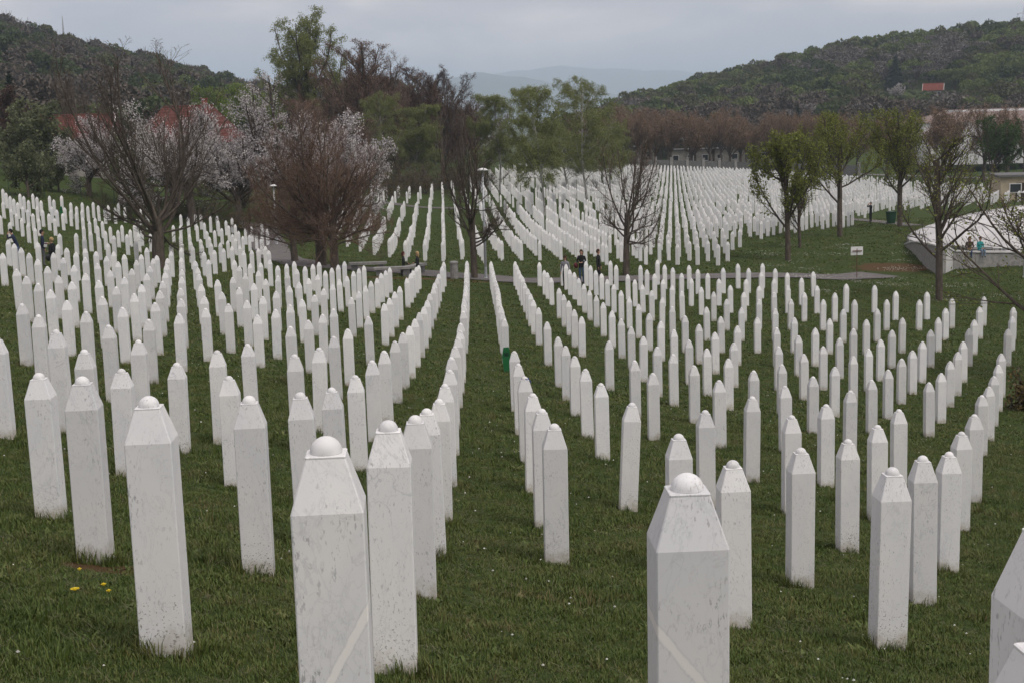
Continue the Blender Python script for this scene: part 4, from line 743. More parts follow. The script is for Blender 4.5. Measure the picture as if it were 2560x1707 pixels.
PROTO = {}
def plant(name, kind, seed, x, y, h, r, label, cat='tree', group=None, rz=0., key=None, z=None, lean=None):
    z = float(G(x, y)) if z is None else z
    o = empty(name, (x, y, z), rz, label, cat, group)
    if lean: o.rotation_euler = (lean[0], lean[1], rz)
    if key and key in PROTO:
        mt, mc, h0, r0 = PROTO[key]; o.scale = (r/r0, r/r0, h/h0)
        for nm, me in (('trunk', mt), ('crown', mc)):
            c = bpy.data.objects.new(nm, me); col.objects.link(c); c.parent = o
        return o
    (tv, tf, tb), (cv, cf, mi, mats) = tree_mesh(kind, seed, h, r)
    a = mesh_obj('trunk', tv, tf, tb, o, smooth_=True); b = mesh_obj('crown', cv, cf, mats, o, mi)
    if key: PROTO[key] = (a.data, b.data, h, r)
    return o
plant('bare_tree', 'vase', 101, -18.14, 72.4, 11.8, 4.4, 'large bare tree with a fan of upright limbs at the left, before white blossom')
plant('budding_tree', 'budding', 2, -13.56, 88.2, 6.6, 2.8, 'smallest of the three russet budding trees by the path, farthest left')
plant('budding_tree', 'budding', 3, -11.04, 81.6, 9.6, 4.0, 'tallest russet budding tree, middle of the three beside the path')
plant('budding_tree', 'budding', 4, -9.95, 79.5, 7.2, 3.6, 'russet budding tree with low spreading boughs, right of the three by the path')
plant('bare_tree', 'sparse', 5, -1.9, 75.0, 10.2, 2.3, 'slender bare tree beside the lamp post at the end of the grass aisle')
plant('bare_tree', 'sparse', 6, 6.3, 75.6, 7.7, 2.4, 'bare tree with wide low branches right of the walking visitors')
plant('young_tree', 'young', 7, 16.99, 85.1, 8.0, 2.1, 'slim young tree in yellow green leaf, left of the white sign', key='yg1')
plant('young_tree', 'young_thin', 8, 19.16, 92., 5.0, 1.3, 'small thin tree in first leaf just behind the slim young tree')
plant('young_tree', 'young', 9, 23.62, 99.7, 9.1, 2.6, 'young leafing tree behind the white sign, left of the standing man', key='yg2')
plant('young_tree', 'young', 10, 30.72, 109.8, 9.5, 3.2, 'leafing tree next to the dark green wheeled bin')
plant('young_tree', 'young_thin', 11, 20.72, 67.1, 8.3, 2.4, 'thinly leafed tree on the lawn in front of the white canopy')
plant('gnarled_tree', 'young_thin', 12, 15.7, 41.5, 6.6, 3.4, 'dark twiggy tree at the right edge reaching over the headstones')
plant('scrub', 'scrub', 60, 13.9, 36.5, 1.2, .7, 'low thorny scrub at the right edge beside the last headstones', 'shrub')
plant('leafy_tree', 'leafy', 13, 65.55, 190., 10.4, 3.4, 'dense dark green tree before the white hall at far right')
plant('birch', 'birch', 14, 3.5, 135.4, 12.7, 3.0, 'birch with a thin white stem rising from the middle headstones', key='bi1')
plant('birch', 'birch', 15, 8.5, 149.4, 14.1, 3.9, 'tallest birch in the middle, against the far mountains', key='bi2')
plant('birch', 'birch', 16, -.96, 175., 12.4, 3.5, 'birch behind the lamp post with a thin drooping top', key='bi1', rz=2.)
plant('birch', 'birch', 17, 7.7, 180., 8.6, 4.7, 'broad low birch filling the gap between the two tall birches', key='bi2', rz=1.)
plant('birch', 'birch', 18, -11.6, 178., 10.6, 3.6, 'pale green birch left of the maroon tree', key='bi1', rz=4.)
plant('birch', 'birch', 19, -15.4, 172., 11.9, 3.2, 'birch with hanging green curtain beside the tall brown poplar', key='bi2', rz=3.)
plant('birch', 'birch', 23, 13.0, 190., 9.0, 4., 'green birch at the right end of the birch group', key='bi2', rz=5.)
plant('maroon_tree', 'maroon', 20, -8.8, 195., 16.3, 5.4, 'dark maroon rounded tree without leaves behind the middle headstones')
plant('poplar', 'poplar', 21, -17.9, 178., 18.3, 6.4, 'tall dark brown poplar beside the highest tree', key='pop')
plant('poplar', 'poplar', 22, -14.5, 191., 14.8, 5.4, 'lower brown poplar between the tall poplar and the maroon tree', key='pop', rz=2.)
for i, (x, y, h, r, l) in enumerate([(-21.5, 186., 14.5, 5., 'brown tree between the highest tree and the tall poplar'), (-12., 206., 13., 5.2, 'brown tree behind the pale green birch'), (-4.5, 204., 12., 5., 'brown tree right of the maroon tree'), (-24., 168., 10.5, 4.6, 'lower brown tree behind the highest blossoming tree'), (-17.5, 160., 8.5, 4.2, 'low brown tree behind the sparse blossoming tree')]):
    plant('brown_tree', 'poplar', 21, x, y, h, r, l, key='pop', rz=i*1.7+.5)
for i, (x, y, h, r, l) in enumerate([(-11.5, 168., 3.6, 3.4, 'dark scrub before the pale green birch'), (-14.5, 176., 4.2, 3.6, 'dark scrub under the hanging birch'), (-7.5, 178., 3.8, 3.4, 'dark scrub left of the maroon trunk'), (-3., 182., 3.6, 3.4, 'dark scrub right of the maroon trunk'), (-19.5, 170., 4.6, 3.8, 'dark scrub under the tall poplar')]):
    plant('scrub', 'scrub', 70, x, y, h, r, l, 'shrub', 'scrub under the background trees', rz=i*1.1, key='scr')
plant('tall_birch', 'tallbirch', 24, -26.7, 190., 22.2, 6.8, 'highest tree in the picture, airy and light green against the sky')
plant('willow', 'willow', 25, -38.4, 215., 12.9, 4.6, 'fresh green willow left of the highest tree', key='wil')
plant('willow', 'willow', 26, -44.6, 222., 12.2, 4.4, 'second fresh green willow farther left behind the red roof', key='wil', rz=2.)
plant('blossom_tree', 'blossom', 27, -37.0, 124.5, 7.0, 3.1, 'white blossoming fruit tree in front of the left red roofed house', key='blo')
plant('blossom_tree', 'blossom', 28, -25.6, 114., 10.1, 5.6, 'wide white blossoming tree behind the large bare tree')
plant('blossom_tree', 'blossom', 29, -19.2, 120., 12.6, 5.8, 'highest white blossoming tree above the russet trees')
plant('blossom_tree', 'blossom', 30, -13.3, 126., 9.4, 3.7, 'sparse white blossoming tree right of the highest one', key='blo', rz=3.)
plant('blossom_tree', 'blossom', 37, -22.6, 117.5, 9.0, 4.4, 'white blossoming tree between the wide one and the highest one')
plant('blossom_tree', 'blossom', 38, -28.6, 121., 8.2, 4.2, 'white blossoming tree hiding the front of the large house', key='blo', rz=1.2)
plant('orchard_tree', 'pale', 31, -40.3, 118.5, 4.8, 2.1, 'small crooked orchard tree on the left lawn by the fence', key='pal')
plant('orchard_tree', 'pale', 32, -40.1, 126., 3.4, 1.6, 'low dark orchard tree on the lawn under the left house', key='pal', rz=2.)
plant('orchard_tree', 'pale', 33, -47., 140., 7.6, 3.7, 'pale green orchard tree left of the red roofed house', key='pal', rz=4.)
plant('bare_orchard_tree', 'sparse', 34, -47.5, 158., 11.0, 3.9, 'bare dark tree standing behind the left red roofed house')
plant('budding_tree', 'maroon', 35, -54., 152., 8.9, 3.2, 'brown twiggy tree at the far left edge below the hill')
plant('orchard_tree', 'pale', 36, -31.5, 122., 6.5, 2.6, 'greyish green orchard tree between the two blossoming trees', key='pal', rz=1.)
for i, (x, y, h, r, l) in enumerate([(-21.8, 112.5, 2.4, 2.6, 'brown scrub under the wide blossoming tree'), (-17.0, 114.5, 2.8, 2.6, 'brown scrub under the highest blossoming tree'), (-26.5, 117., 2.2, 2.5, 'brown scrub behind the large bare tree'), (-13.2, 121.5, 2.6, 2.4, 'brown scrub behind the middle russet tree'), (-30.5, 116.5, 2.0, 2.0, 'thin scrub on the left lawn edge'), (-12.5, 150.5, 3.0, 2.6, 'dark scrub at the foot of the brown poplar'), (-16.5, 160., 3.4, 3., 'dark scrub left of the birch stems'), (-9.5, 165., 3.4, 2.8, 'dark scrub between the birch stems'), (-20.5, 135., 3.6, 3.2, 'dark scrub behind the russet trees'), (-6., 186., 3.2, 3., 'dark scrub under the maroon tree'),
    (-24., 128., 4.2, 3.6, 'tall brown scrub behind the wide blossoming tree'), (-34.5, 131., 3.2, 3., 'brown scrub below the left house'), (-29., 136., 4., 3.4, 'brown scrub below the large red roof')]):
    plant('scrub', 'scrub', 70+i, x, y, h, r, l, 'shrub', 'scrub under the orchard trees', key='scr' if i else 'scr', rz=i*1.3)

# conifers
def conifer(x, y, h, r, label, z=None):
    o = empty('spruce', (x, y, float(G(x, y)) if z is None else z), 0, label, 'tree'); rg = np.random.default_rng(int(abs(x*10+y)))
    MB().tube([(0, 0, -.3), (0, 0, h*.5), (0, 0, h)], [h*.022, h*.012, .01], 7).obj('trunk', BARK, o)
    V = []; F = []
    for i in range(26):
        t = i/26; z0 = h*(.08+.9*t); L_ = r*(1-t)**.85*rg.uniform(.8, 1.15)+.1
        for k in range(20):
            a = rg.uniform(0, 6.28); 
            for q in range(5):
                s = (q+.6)/5; c = np.array([math.cos(a)*L_*s, math.sin(a)*L_*s, z0-.35*L_*s+rg.normal(0, .08)]); w = L_*.22*(1.2-s)+.12
                u = np.array([math.cos(a), math.sin(a), -.5])*L_*.22; p = np.array([-math.sin(a), math.cos(a), rg.normal(0, .3)])*w
                n = len(V); V += [c-u, c+p, c+u, c-p]; F.append((n, n+1, n+2, n+3))
    mesh_obj('crown', V, F, NEEDLE, o); return o
def bearing(u, D): return (D*(u-1280)/3500, D)
conifer(-59., 170., 11.4, 1.9, 'dark narrow spruce at the far left below the hill')
conifer(*(lambda q: (q[0], q[1]))((21.5, 300.)), 12.8, 3.4, 'dark spruce behind the birches at the end of the avenue')
conifer(30.5, 312., 12., 2.2, 'small dark spruce poking above the russet avenue')
conifer(143., 520., 13.5, 4.6, 'dark broad spruce on the right hillside beside blossom')
conifer(62., 300., 14.0, 3.2, 'dark spruce hidden among the russet avenue trees at right')

# far avenue of russet trees behind the wall
i = 0
for row, (y0, xs, h) in enumerate([(270., np.linspace(17, 62, 13), 10.2), (278., np.linspace(15, 68, 13), 10.8), (302., np.linspace(20, 70, 11), 11.6)]):
    for j, x in enumerate(xs):
        xx = x+rng.uniform(-.8, .8); yy = y0 - max(0, (x-40))*.28 + rng.uniform(-1, 1); hh = h*rng.uniform(.9, 1.12)
        plant('avenue_tree', 'avenue', 40+i, xx, yy, hh, hh*.30, '%s russet avenue tree from the left in the %s row behind the far wall' % (ordw(j+1), ['front', 'middle', 'rear'][row]), 'tree', 'russet avenue trees beyond the far wall', rz=rng.uniform(0, 6), key='ave%d' % (i % 4)); i += 1
for j, (x, y, h) in enumerate([(72., 232., 12.5), (80., 236., 13.), (92., 250., 12.), (61., 226., 10.5), (103., 262., 13.), (68., 240., 12.), (76., 246., 12.5), (86., 242., 13.)]):
    plant('avenue_tree', 'avenue', 44, x, y, h, h*.34, ['tall russet tree before the white hall, left of the dark green tree', 'tall russet tree right of the dark green tree', 'russet tree before the upper white block', 'russet tree left of the white hall end', 'russet tree at the far right edge by the hall', 'russet tree standing before the left end of the hall', 'second russet tree before the left end of the hall', 'russet tree before the middle of the hall'][j], 'tree', 'russet trees by the white hall', rz=j*1.1, key='ave%d' % (j % 4))

# ------------------------------------------------------------------ woodland on the two hills
def woodland():
    def clump(name, seed, mat_, n, size, r=3.4, h=8.5, bare=False):
        rg = np.random.default_rng(seed); V = []; F = []
        nb = 9; cen = [(rg.normal(0, r*.42), rg.normal(0, r*.42), h*rg.uniform(.45, .85), r*rg.uniform(.35, .6)) for _ in range(nb)]
        for i in range(n):
            c = cen[rg.integers(0, nb)]; d = unit(rg.normal(size=3)); d[2] = abs(d[2])*.9-.15; p = np.array(c[:3])+d*c[3]*rg.uniform(.75, 1.08)
            u = unit(rg.normal(size=3)+d*.2)*size*rg.uniform(.6, 1.3); w = unit(np.cross(u, rg.normal(size=3)))*np.linalg.norm(u)*.75; k = len(V)
            V += [p-u, p+w, p+u, p-w]; F.append((k, k+1, k+2, k+3))
        mi = [0]*len(F); m = MB(); m.tube([(0, 0, -2), (0, 0, h*.55)], [.22, .12], 5)
        if bare:
            for q in range(46):
                a = rg.uniform(0, 6.28); b = rg.uniform(.2, .8); zz = h*rg.uniform(.25, .6); l = h*rg.uniform(.3, .5)
                m.tube([(0, 0, zz), (math.cos(a)*l*b*.5, math.sin(a)*l*b*.5, zz+l*.5), (math.cos(a)*l*b*.8, math.sin(a)*l*b*.8, zz+l)], [.09, .06, .03], 3, cap=False)
        k = len(V); V += m.V; F += [tuple(q+k for q in f) for f in m.F]; mi += [1]*len(m.F)
        return src_obj(name, V, F, [mat_, BARK], mi)
    mats = [leaf_mat('wood_green_dark', (.062, .086, .030), .2, .6, .3), leaf_mat('wood_green_fresh', (.125, .160, .048), .2, .6, .3), leaf_mat('wood_olive', (.092, .098, .042), .2, .6, .3), leaf_mat('wood_brown', (.092, .076, .060)), leaf_mat('wood_grey_bare', (.135, .122, .112)), leaf_mat('wood_blossom', (.30, .29, .28))]
    src = []; nm = 'abcdefghijkl'; q = 0
    for mi_, (n, sz, bare) in enumerate([(900, .36, 0), (900, .34, 0), (800, .34, 0), (700, .30, 1), (520, .26, 1), (600, .30, 0)]):
        for v in range(2): src.append(clump('wood_%s' % nm[q], 200+q, mats[mi_], n, sz, bare=bool(bare))); q += 1
    from mathutils import noise as mn
    P = []; SC = []; RT = []; ID = []
    for side, b0, b1, r0, r1, n in ((-1, -33, -1.6, 235, 640, 4300), (1, 2.2, 33, 345, 720, 4600), (1, 33, 45, 380, 720, 900), (-1, -45, -33, 260, 640, 900)):
        b = np.radians(rng.uniform(b0, b1, n)); r = np.sqrt(rng.uniform(r0*r0, r1*r1, n)); x = r*np.sin(b); y = r*np.cos(b)
        k = np.ones(n, bool)
        if side < 0: k &= ~((np.hypot(x+150, y-420) < 14) | (np.hypot(x+138, y-432) < 10)) & ((r > 300) | (rng.random(n) < .5))
        else: k &= (np.hypot(x-151, y-500) > 9)  & ~((np.abs(x-100) < 55) & (y < 372))
        x = x[k]; y = y[k]; z = G(x, y)
        nn = np.array([mn.noise((a*.014, c*.014, 1.)) for a, c in zip(x, y)]); u = rng.random(len(x))+nn*.5
        kd = np.where(u < .26, 0, np.where(u < (.62 if side > 0 else .45), 1, np.where(u < (.88 if side > 0 else .72), 2, np.where(u < 1.1, 3, 4))))
        if side < 0: kd = np.where((kd == 1) & (rng.random(len(x)) < .85), 2, kd); kd = np.where((kd == 2) & (rng.random(len(x)) < .4), 3, kd); kd = np.where((y < 360) & (kd < 3) & (rng.random(len(x)) < .55), 3, kd)
        else:
            g = (np.hypot((x-150)/38, (y-560)/45) < 1) & (rng.random(len(x)) < .8); kd = np.where(g, 4, kd); kd = np.where((y < 420) & (kd < 3) & (rng.random(len(x)) < .6), 3, kd)
        kd = np.where(rng.random(len(x)) < .006, 5, kd)
        s = rng.uniform(.75, 1.5, len(x))*np.where(kd == 5, .7, 1)
        low = ((np.abs(x-.302*y) < 11) & (y > 400) & (y < 503)) | ((np.abs(x-.275*y) < 10) & (y > 420) & (y < 523)); s = np.where((side > 0) & low, s*.3, s)
        P.append(np.stack([x, y, z], 1)); SC.append(np.stack([s, s, s*rng.uniform(.75, 1.1, len(x))], 1)); RT.append(np.stack([np.zeros(len(x)), np.zeros(len(x)), rng.uniform(0, 6.28, len(x))], 1)); ID.append(kd*2+rng.integers(0, 2, len(x)))
    scatter('woodland', np.vstack(P), np.vstack(RT), np.vstack(SC), np.concatenate(ID), src, 'mixed spring woodland covering the hills left and right', 'woodland')
woodland()
for (x, y, h, r, l) in [(136., 494., 6., 3., 'white blossoming tree below the broad spruce on the right hillside'), (110., 450., 5.5, 2.6, 'pale blossoming bush low on the right hillside'), (189., 520., 8., 3.4, 'whitish blossoming tree higher on the right hillside')]:
    plant('blossom_tree', 'blossom', 27, x, y, h, r, l, key='blo')
# bare rock on the left hill
ROCK = simple('pale_rock', (.20, .17, .13), .95, .35, .3, .5)
def rock(x, y, s, label):
    rg = np.random.default_rng(int(abs(x))); m = MB()
    me = bpy.data.meshes.new('x'); V = []; F = []; n1, n2 = 14, 9
    for i in range(n2):
        for j in range(n1):
            a = 2*math.pi*j/n1; b = math.pi*i/(n2-1)-math.pi/2; k = rg.uniform(.75, 1.2)
            V.append((s*1.6*k*math.cos(a)*math.cos(b), s*.7*k*math.sin(a)*math.cos(b), s*.9*k*math.sin(b)))
    for i in range(n2-1):
        for j in range(n1): F.append((i*n1+j, i*n1+(j+1) % n1, (i+1)*n1+(j+1) % n1, (i+1)*n1+j))
    o = mesh_obj('rock_outcrop', V, F, ROCK); o.location = (x, y, float(G(x, y))+s*.3); tag(o, label, 'rock')
rock(-136, 424, 5.5, 'larger pale rock outcrop among the trees on the left hill'); rock(-122, 415, 3.4, 'small sandy rock outcrop lower on the left hill')

# ------------------------------------------------------------------ buildings
TILE = simple('red_clay_tiles', (.105, .036, .028), .85, .35, 3, .3)
TILE_O = simple('orange_clay_tiles', (.16, .046, .032), .85, .3, 2, .3)
PLASTER = simple('dirty_plaster', (.36, .34, .31), .9, .2, 1.5, .2)
WOOD_D = simple('dark_timber', (.05, .038, .028), .85, .3, 4, .3)
GLASS = simple('window_glass', (.03, .035, .04), .2, .1, 2, 0, 0, .5)
HALLW = simple('white_cladding', (.60, .60, .61), .6, .08, .6, .05)
HALLR = simple('brown_roof_sheet', (.19, .14, .12), .7, .15, .4, .1)
CREAM = simple('cream_render', (.42, .36, .26), .9, .15, 1.2, .15)
BRICK = simple('chimney_brick', (.24, .09, .06), .9, .25, 5, .3)
def gable_house(x, y, z, w, d, hw, hr, rz, label, hip=0., tile=TILE, chimney=True, courses=13):
    o = empty('house', (x, y, z), rz, label, 'house')
    MB().box((0, 0, hw/2-.5), (w, d, hw+1)).obj('wall', PLASTER, o)
    ov = .55; hipx = hip
    roof = MB(); a = (w/2+ov); b = d/2+ov; r = w/2+ov-hipx
    roof.add([(-a, -b, hw-.15), (a, -b, hw-.15), (a, b, hw-.15), (-a, b, hw-.15), (-r, 0, hw+hr), (r, 0, hw+hr)], [(0, 1, 5, 4), (2, 3, 4, 5), (1, 2, 5), (3, 0, 4), (3, 2, 1, 0)])
    ro = roof.obj('roof', tile, o)
    rg = random.Random(int(abs(x*7)))
    for s in (-1, 1):                       # overlapping courses of tiles
        for k in range(courses):
            t0, t1 = k/courses, (k+1.12)/courses; h0 = a-(a-r)*t0; h1 = a-(a-r)*min(1, t1)
            y0, y1 = s*b*(1-t0), s*b*(1-min(1, t1)); z0, z1 = hw-.15+(hr+.15)*t0, hw-.15+(hr+.15)*min(1, t1)
            m = MB(); m.add([(-h0, y0, z0+.02), (h0, y0, z0+.02), (h0, y0, z0+.10), (-h0, y0, z0+.10), (h1, y1, z1+.06), (-h1, y1, z1+.06)], [(0, 1, 2, 3) if s < 0 else (3, 2, 1, 0), (3, 2, 4, 5) if s < 0 else (5, 4, 2, 3), (1, 4, 2), (0, 3, 5)]); m.obj('tile_course', tile, ro)
    MB().tube([(-r, 0, hw+hr+.05), (r, 0, hw+hr+.05)], .14, 6).obj('ridge_cap', tile, ro)
    if not hip:
        for sx in (-1, 1):
            for sy in (-1, 1): MB().tube([(sx*(a+.04), sy*b, hw-.1), (sx*(a+.04), 0, hw+hr+.05)], .08, 4).obj('barge_board', WHITE_PAINT, ro)
    if chimney:
        m = MB().box((w*.15, d*.12, hw+hr+.1), (.6, .6, 1.5)); m.box((w*.15, d*.12, hw+hr+.9), (.75, .75, .14)); m.obj('chimney', BRICK, ro)
    for k in range(3):
        wx = -w/2+w*(k+.5)/3; f = MB().box((wx, -d/2-.03, hw*.55), (1.1, .08, 1.3)).obj('window', WHITE_PAINT, o); MB().box((wx, -d/2-.075, hw*.55), (.9, .03, 1.1)).obj('pane', GLASS, f)
    MB().box((w*.32, -d/2-.02, 1.0), (1., .06, 2.0)).obj('door', WOOD_D, o)
    return o
gable_house(-45.8, 152., -4.9, 7.2, 6., 4.1, 2.3, .03, 'small house with a plain red tiled gable roof at the left', chimney=False)
MB().box((-44.6, 150.6, 1.4), (.42, .42, .7)).obj('vent', PLASTER, None) if False else None
gable_house(-37.2, 167., -6.2, 11.8, 9., 4.4, 4.1, .05, 'large house with a hipped red roof and chimney behind the bare tree', hip=3.6, tile=TILE)
gable_house(151., 500., float(G(151, 500))-1.2, 6., 5., 2.6, 2.3, -.35, 'lone house with an orange roof on the right hillside', tile=TILE_O, chimney=False, courses=8)
def hall():
    o = empty('hall', (110., 300., -11.6), -.08, 'long white industrial hall with a brown roof at the far right', 'building')
    MB().box((0, 0, 3.4), (46, 20, 8.8)).obj('wall', HALLW, o)
    m = MB(); m.add([(-23.4, -10.4, 7.7), (23.4, -10.4, 7.7), (23.4, 10.4, 7.7), (-23.4, 10.4, 7.7), (-18, 0, 9.7), (23.4, 0, 9.7)], [(0, 1, 5, 4), (2, 3, 4, 5), (1, 2, 5), (3, 0, 4), (3, 2, 1, 0)]); m.obj('roof', HALLR, o)
    for k in range(11):
        f = MB().box((-20+k*4., -10.05, 4.2), (2.6, .1, 1.5)).obj('window', STEEL, o); MB().box((-20+k*4., -10.12, 4.2), (2.3, .05, 1.2)).obj('pane', GLASS, f)
    for k in range(24): MB().box((-22+k*1.95, -10.03, 1.6), (.08, .05, 5.)).obj('panel_seam', STEEL, o)
    o = empty('hall', (120., 322., -12.), -.08, 'taller white flat roofed block behind the long hall at right', 'building')
    MB().box((0, 0, 5.), (36, 16, 10.2)).obj('wall', HALLW, o); MB().box((0, 0, 10.3), (35.2, 15.2, .5)).obj('roof', HALLR, o)
    m = MB(); m.box((0, -8.05, 10.2), (36.4, .3, .5)); m.box((-18.1, 0, 10.2), (.3, 16.4, .5)); m.obj('parapet', WHITE_PAINT, o)
    for k in range(9): MB().box((-16+k*4, -8.05, 5.6), (2.4, .1, 1.2)).obj('window', GLASS, o)
hall()
def low_building(x, y, w, d, h, rz, wm, label, n):
    o = empty('low_building', (x, y, float(G(x, y))), rz, label, 'building')
    MB().box((0, 0, h/2-.5), (w, d, h+1)).obj('wall', wm, o); MB().box((0, 0, h+.12), (w+.7, d+.7, .24)).obj('roof', CONCRETE_D, o)
    for k in range(n):
        wx = -w/2+w*(k+.5)/n; f = MB().box((wx, -d/2-.03, h*.55), (w/n*.42, .08, h*.38)).obj('window', WHITE_PAINT, o); MB().box((wx, -d/2-.08, h*.55), (w/n*.36, .03, h*.32)).obj('pane', GLASS, f)
    MB().box((-w*.28, -d/2-.02, h*.38), (1., .07, h*.76)).obj('door', WOOD_D, o); return o
low_building(46., 306., 22., 7., 3.6, -.06, PLASTER, 'low pale stone building behind the russet avenue', 7)
low_building(26., 309., 12., 7., 3.4, 0., PLASTER, 'short pale building glimpsed through the left avenue trees', 4)
low_building(63.5, 168., 10., 6., 2.9, -.12, CREAM, 'low cream building with a dark doorway at the right edge', 3)

# far boundary wall with piers
def boundary():
    o = empty('boundary_wall', (44., 262., float(G(44, 262))), 0, 'long dark low wall with piers behind the farthest headstones', 'wall')
    xs = np.arange(-19, 23, 3.)
    for k in range(len(xs)-1):
        xa, xb = xs[k], xs[k+1]; f = lambda q: 3.2-max(0, q+2)*.42
        m = MB(); za, zb = float(G(44+xa, 262+f(xa)))-float(G(44, 262)), float(G(44+xb, 262+f(xb)))-float(G(44, 262))
        m.add([(xa, f(xa)-.12, za-.5), (xb, f(xb)-.12, zb-.5), (xb, f(xb)+.12, zb-.5), (xa, f(xa)+.12, za-.5), (xa, f(xa)-.12, za+2.0), (xb, f(xb)-.12, zb+2.0), (xb, f(xb)+.12, zb+2.0), (xa, f(xa)+.12, za+2.0)], [(3, 2, 1, 0), (4, 5, 6, 7), (0, 1, 5, 4), (1, 2, 6, 5), (2, 3, 7, 6), (3, 0, 4, 7)]); m.obj('wall_panel', CONCRETE_D, o)
    for xa in xs:
        f = 3.2-max(0, xa+2)*.42; za = float(G(44+xa, 262+f))-float(G(44, 262)); MB().box((xa, f, za+1.0), (.5, .5, 2.9)).box((xa, f, za+2.5), (.62, .62, .12)).obj('pier', CONCRETE, o)
boundary()

# white car on the road behind the wall
def car(x, y, rz, label):
    WP = simple('white_car_paint', (.7, .7, .71), .3, .03, 3, 0, 0, .5); TY = simple('tyre', (.02, .02, .02), .9, .1, 9, 0)
    o = empty('car', (x, y, float(G(x, y))+.08), rz, label, 'car')
    pr = [(-2.05, .35), (-2.1, .75), (-1.5, .92), (-.9, 1.0), (-.35, 1.42), (.9, 1.45), (1.6, 1.05), (2.0, .95), (2.08, .4)]
    m = MB(); n = len(pr); V = []
    for s in (-1, 1):
        for px, pz in pr: V.append((px, s*(.84 if pz < 1.1 else .68), pz))
    F = [tuple(range(n)), tuple(range(2*n-1, n-1, -1))]+[(i, n+i, n+(i+1) % n, (i+1) % n) for i in range(n)]; m.add(V, [f[::-1] for f in F]); m.obj('body', WP, o)
    for s in (-1, 1): MB().add([(-.75, s*.80, 1.02), (-.3, s*.72, 1.36), (.8, s*.72, 1.38), (1.35, s*.8, 1.05)], [(0, 1, 2, 3) if s > 0 else (3, 2, 1, 0)]).obj('window', GLASS, o)
    for wx in (-1.3, 1.3):
        for s in (-1, 1):
            w = MB().tube([(wx, s*.70, .31), (wx, s*.88, .31)], .31, 16).obj('wheel', TY, o); MB().tube([(wx, s*.885, .31), (wx, s*.89, .31)], .19, 12).obj('rim', STEEL, w)
    for s in (-1, 1): MB().box((-2.06, s*.6, .72), (.08, .3, .14)).obj('headlight', WHITE_PAINT, o)
car(49., 275., .15, 'white car on the road behind the far wall')

# pylons and mast
def lattice(x, y, zt, h, w, arms, label, name='pylon', cat='pylon'):
    z0 = zt-h; o = empty(name, (x, y, z0), .4, label, cat); m = MB(); n = 9
    for sx in (-1, 1):
        for sy in (-1, 1): m.tube([(sx*w/2, sy*w/2, -2), (sx*w*.12, sy*w*.12, h*.72), (0, 0, h)], .11, 4, cap=False)
    for k in range(n):
        t0, t1 = k/n*.72, (k+1)/n*.72; a, b = w/2*(1-t0/.72*.76), w/2*(1-t1/.72*.76)
        for (ax, ay), (bx, by) in (((-1, -1), (1, -1)), ((1, -1), (1, 1)), ((1, 1), (-1, 1)), ((-1, 1), (-1, -1))):
            m.tube([(ax*a, ay*a, t0*h), (bx*b, by*b, t1*h)], .07, 3, cap=False); m.tube([(bx*a, by*a, t0*h), (ax*b, ay*b, t1*h)], .07, 3, cap=False)
    m.obj('frame', STEEL, o)
    for t, L_ in arms:
        q = MB(); q.tube([(-L_, 0, t*h), (0, 0, t*h+.9), (L_, 0, t*h)], .09, 4); q.tube([(-L_, 0, t*h), (L_, 0, t*h)], .09, 4); q.obj('cross_arm', STEEL, o)
        for s in (-1, 1): MB().lathe([(.12, 0), (.2, .3), (.12, .5), (.2, .8), (.1, 1.)], 6, (s*L_, 0, t*h-1.05)).obj('insulator', GLASS, o)
lattice(277., 760., 50., 34., 7., [(.80, 5.5), (.88, 4.2)], 'steel lattice pylon on the ridge at the far right')
lattice(184., 760., 36., 22., 5., [(.82, 3.5)], 'small distant pylon on the right hand ridge')
lattice(-196., 640., 50.5, 18., 1.6, [], 'thin radio mast on the left ridge', 'radio_mast', 'mast')

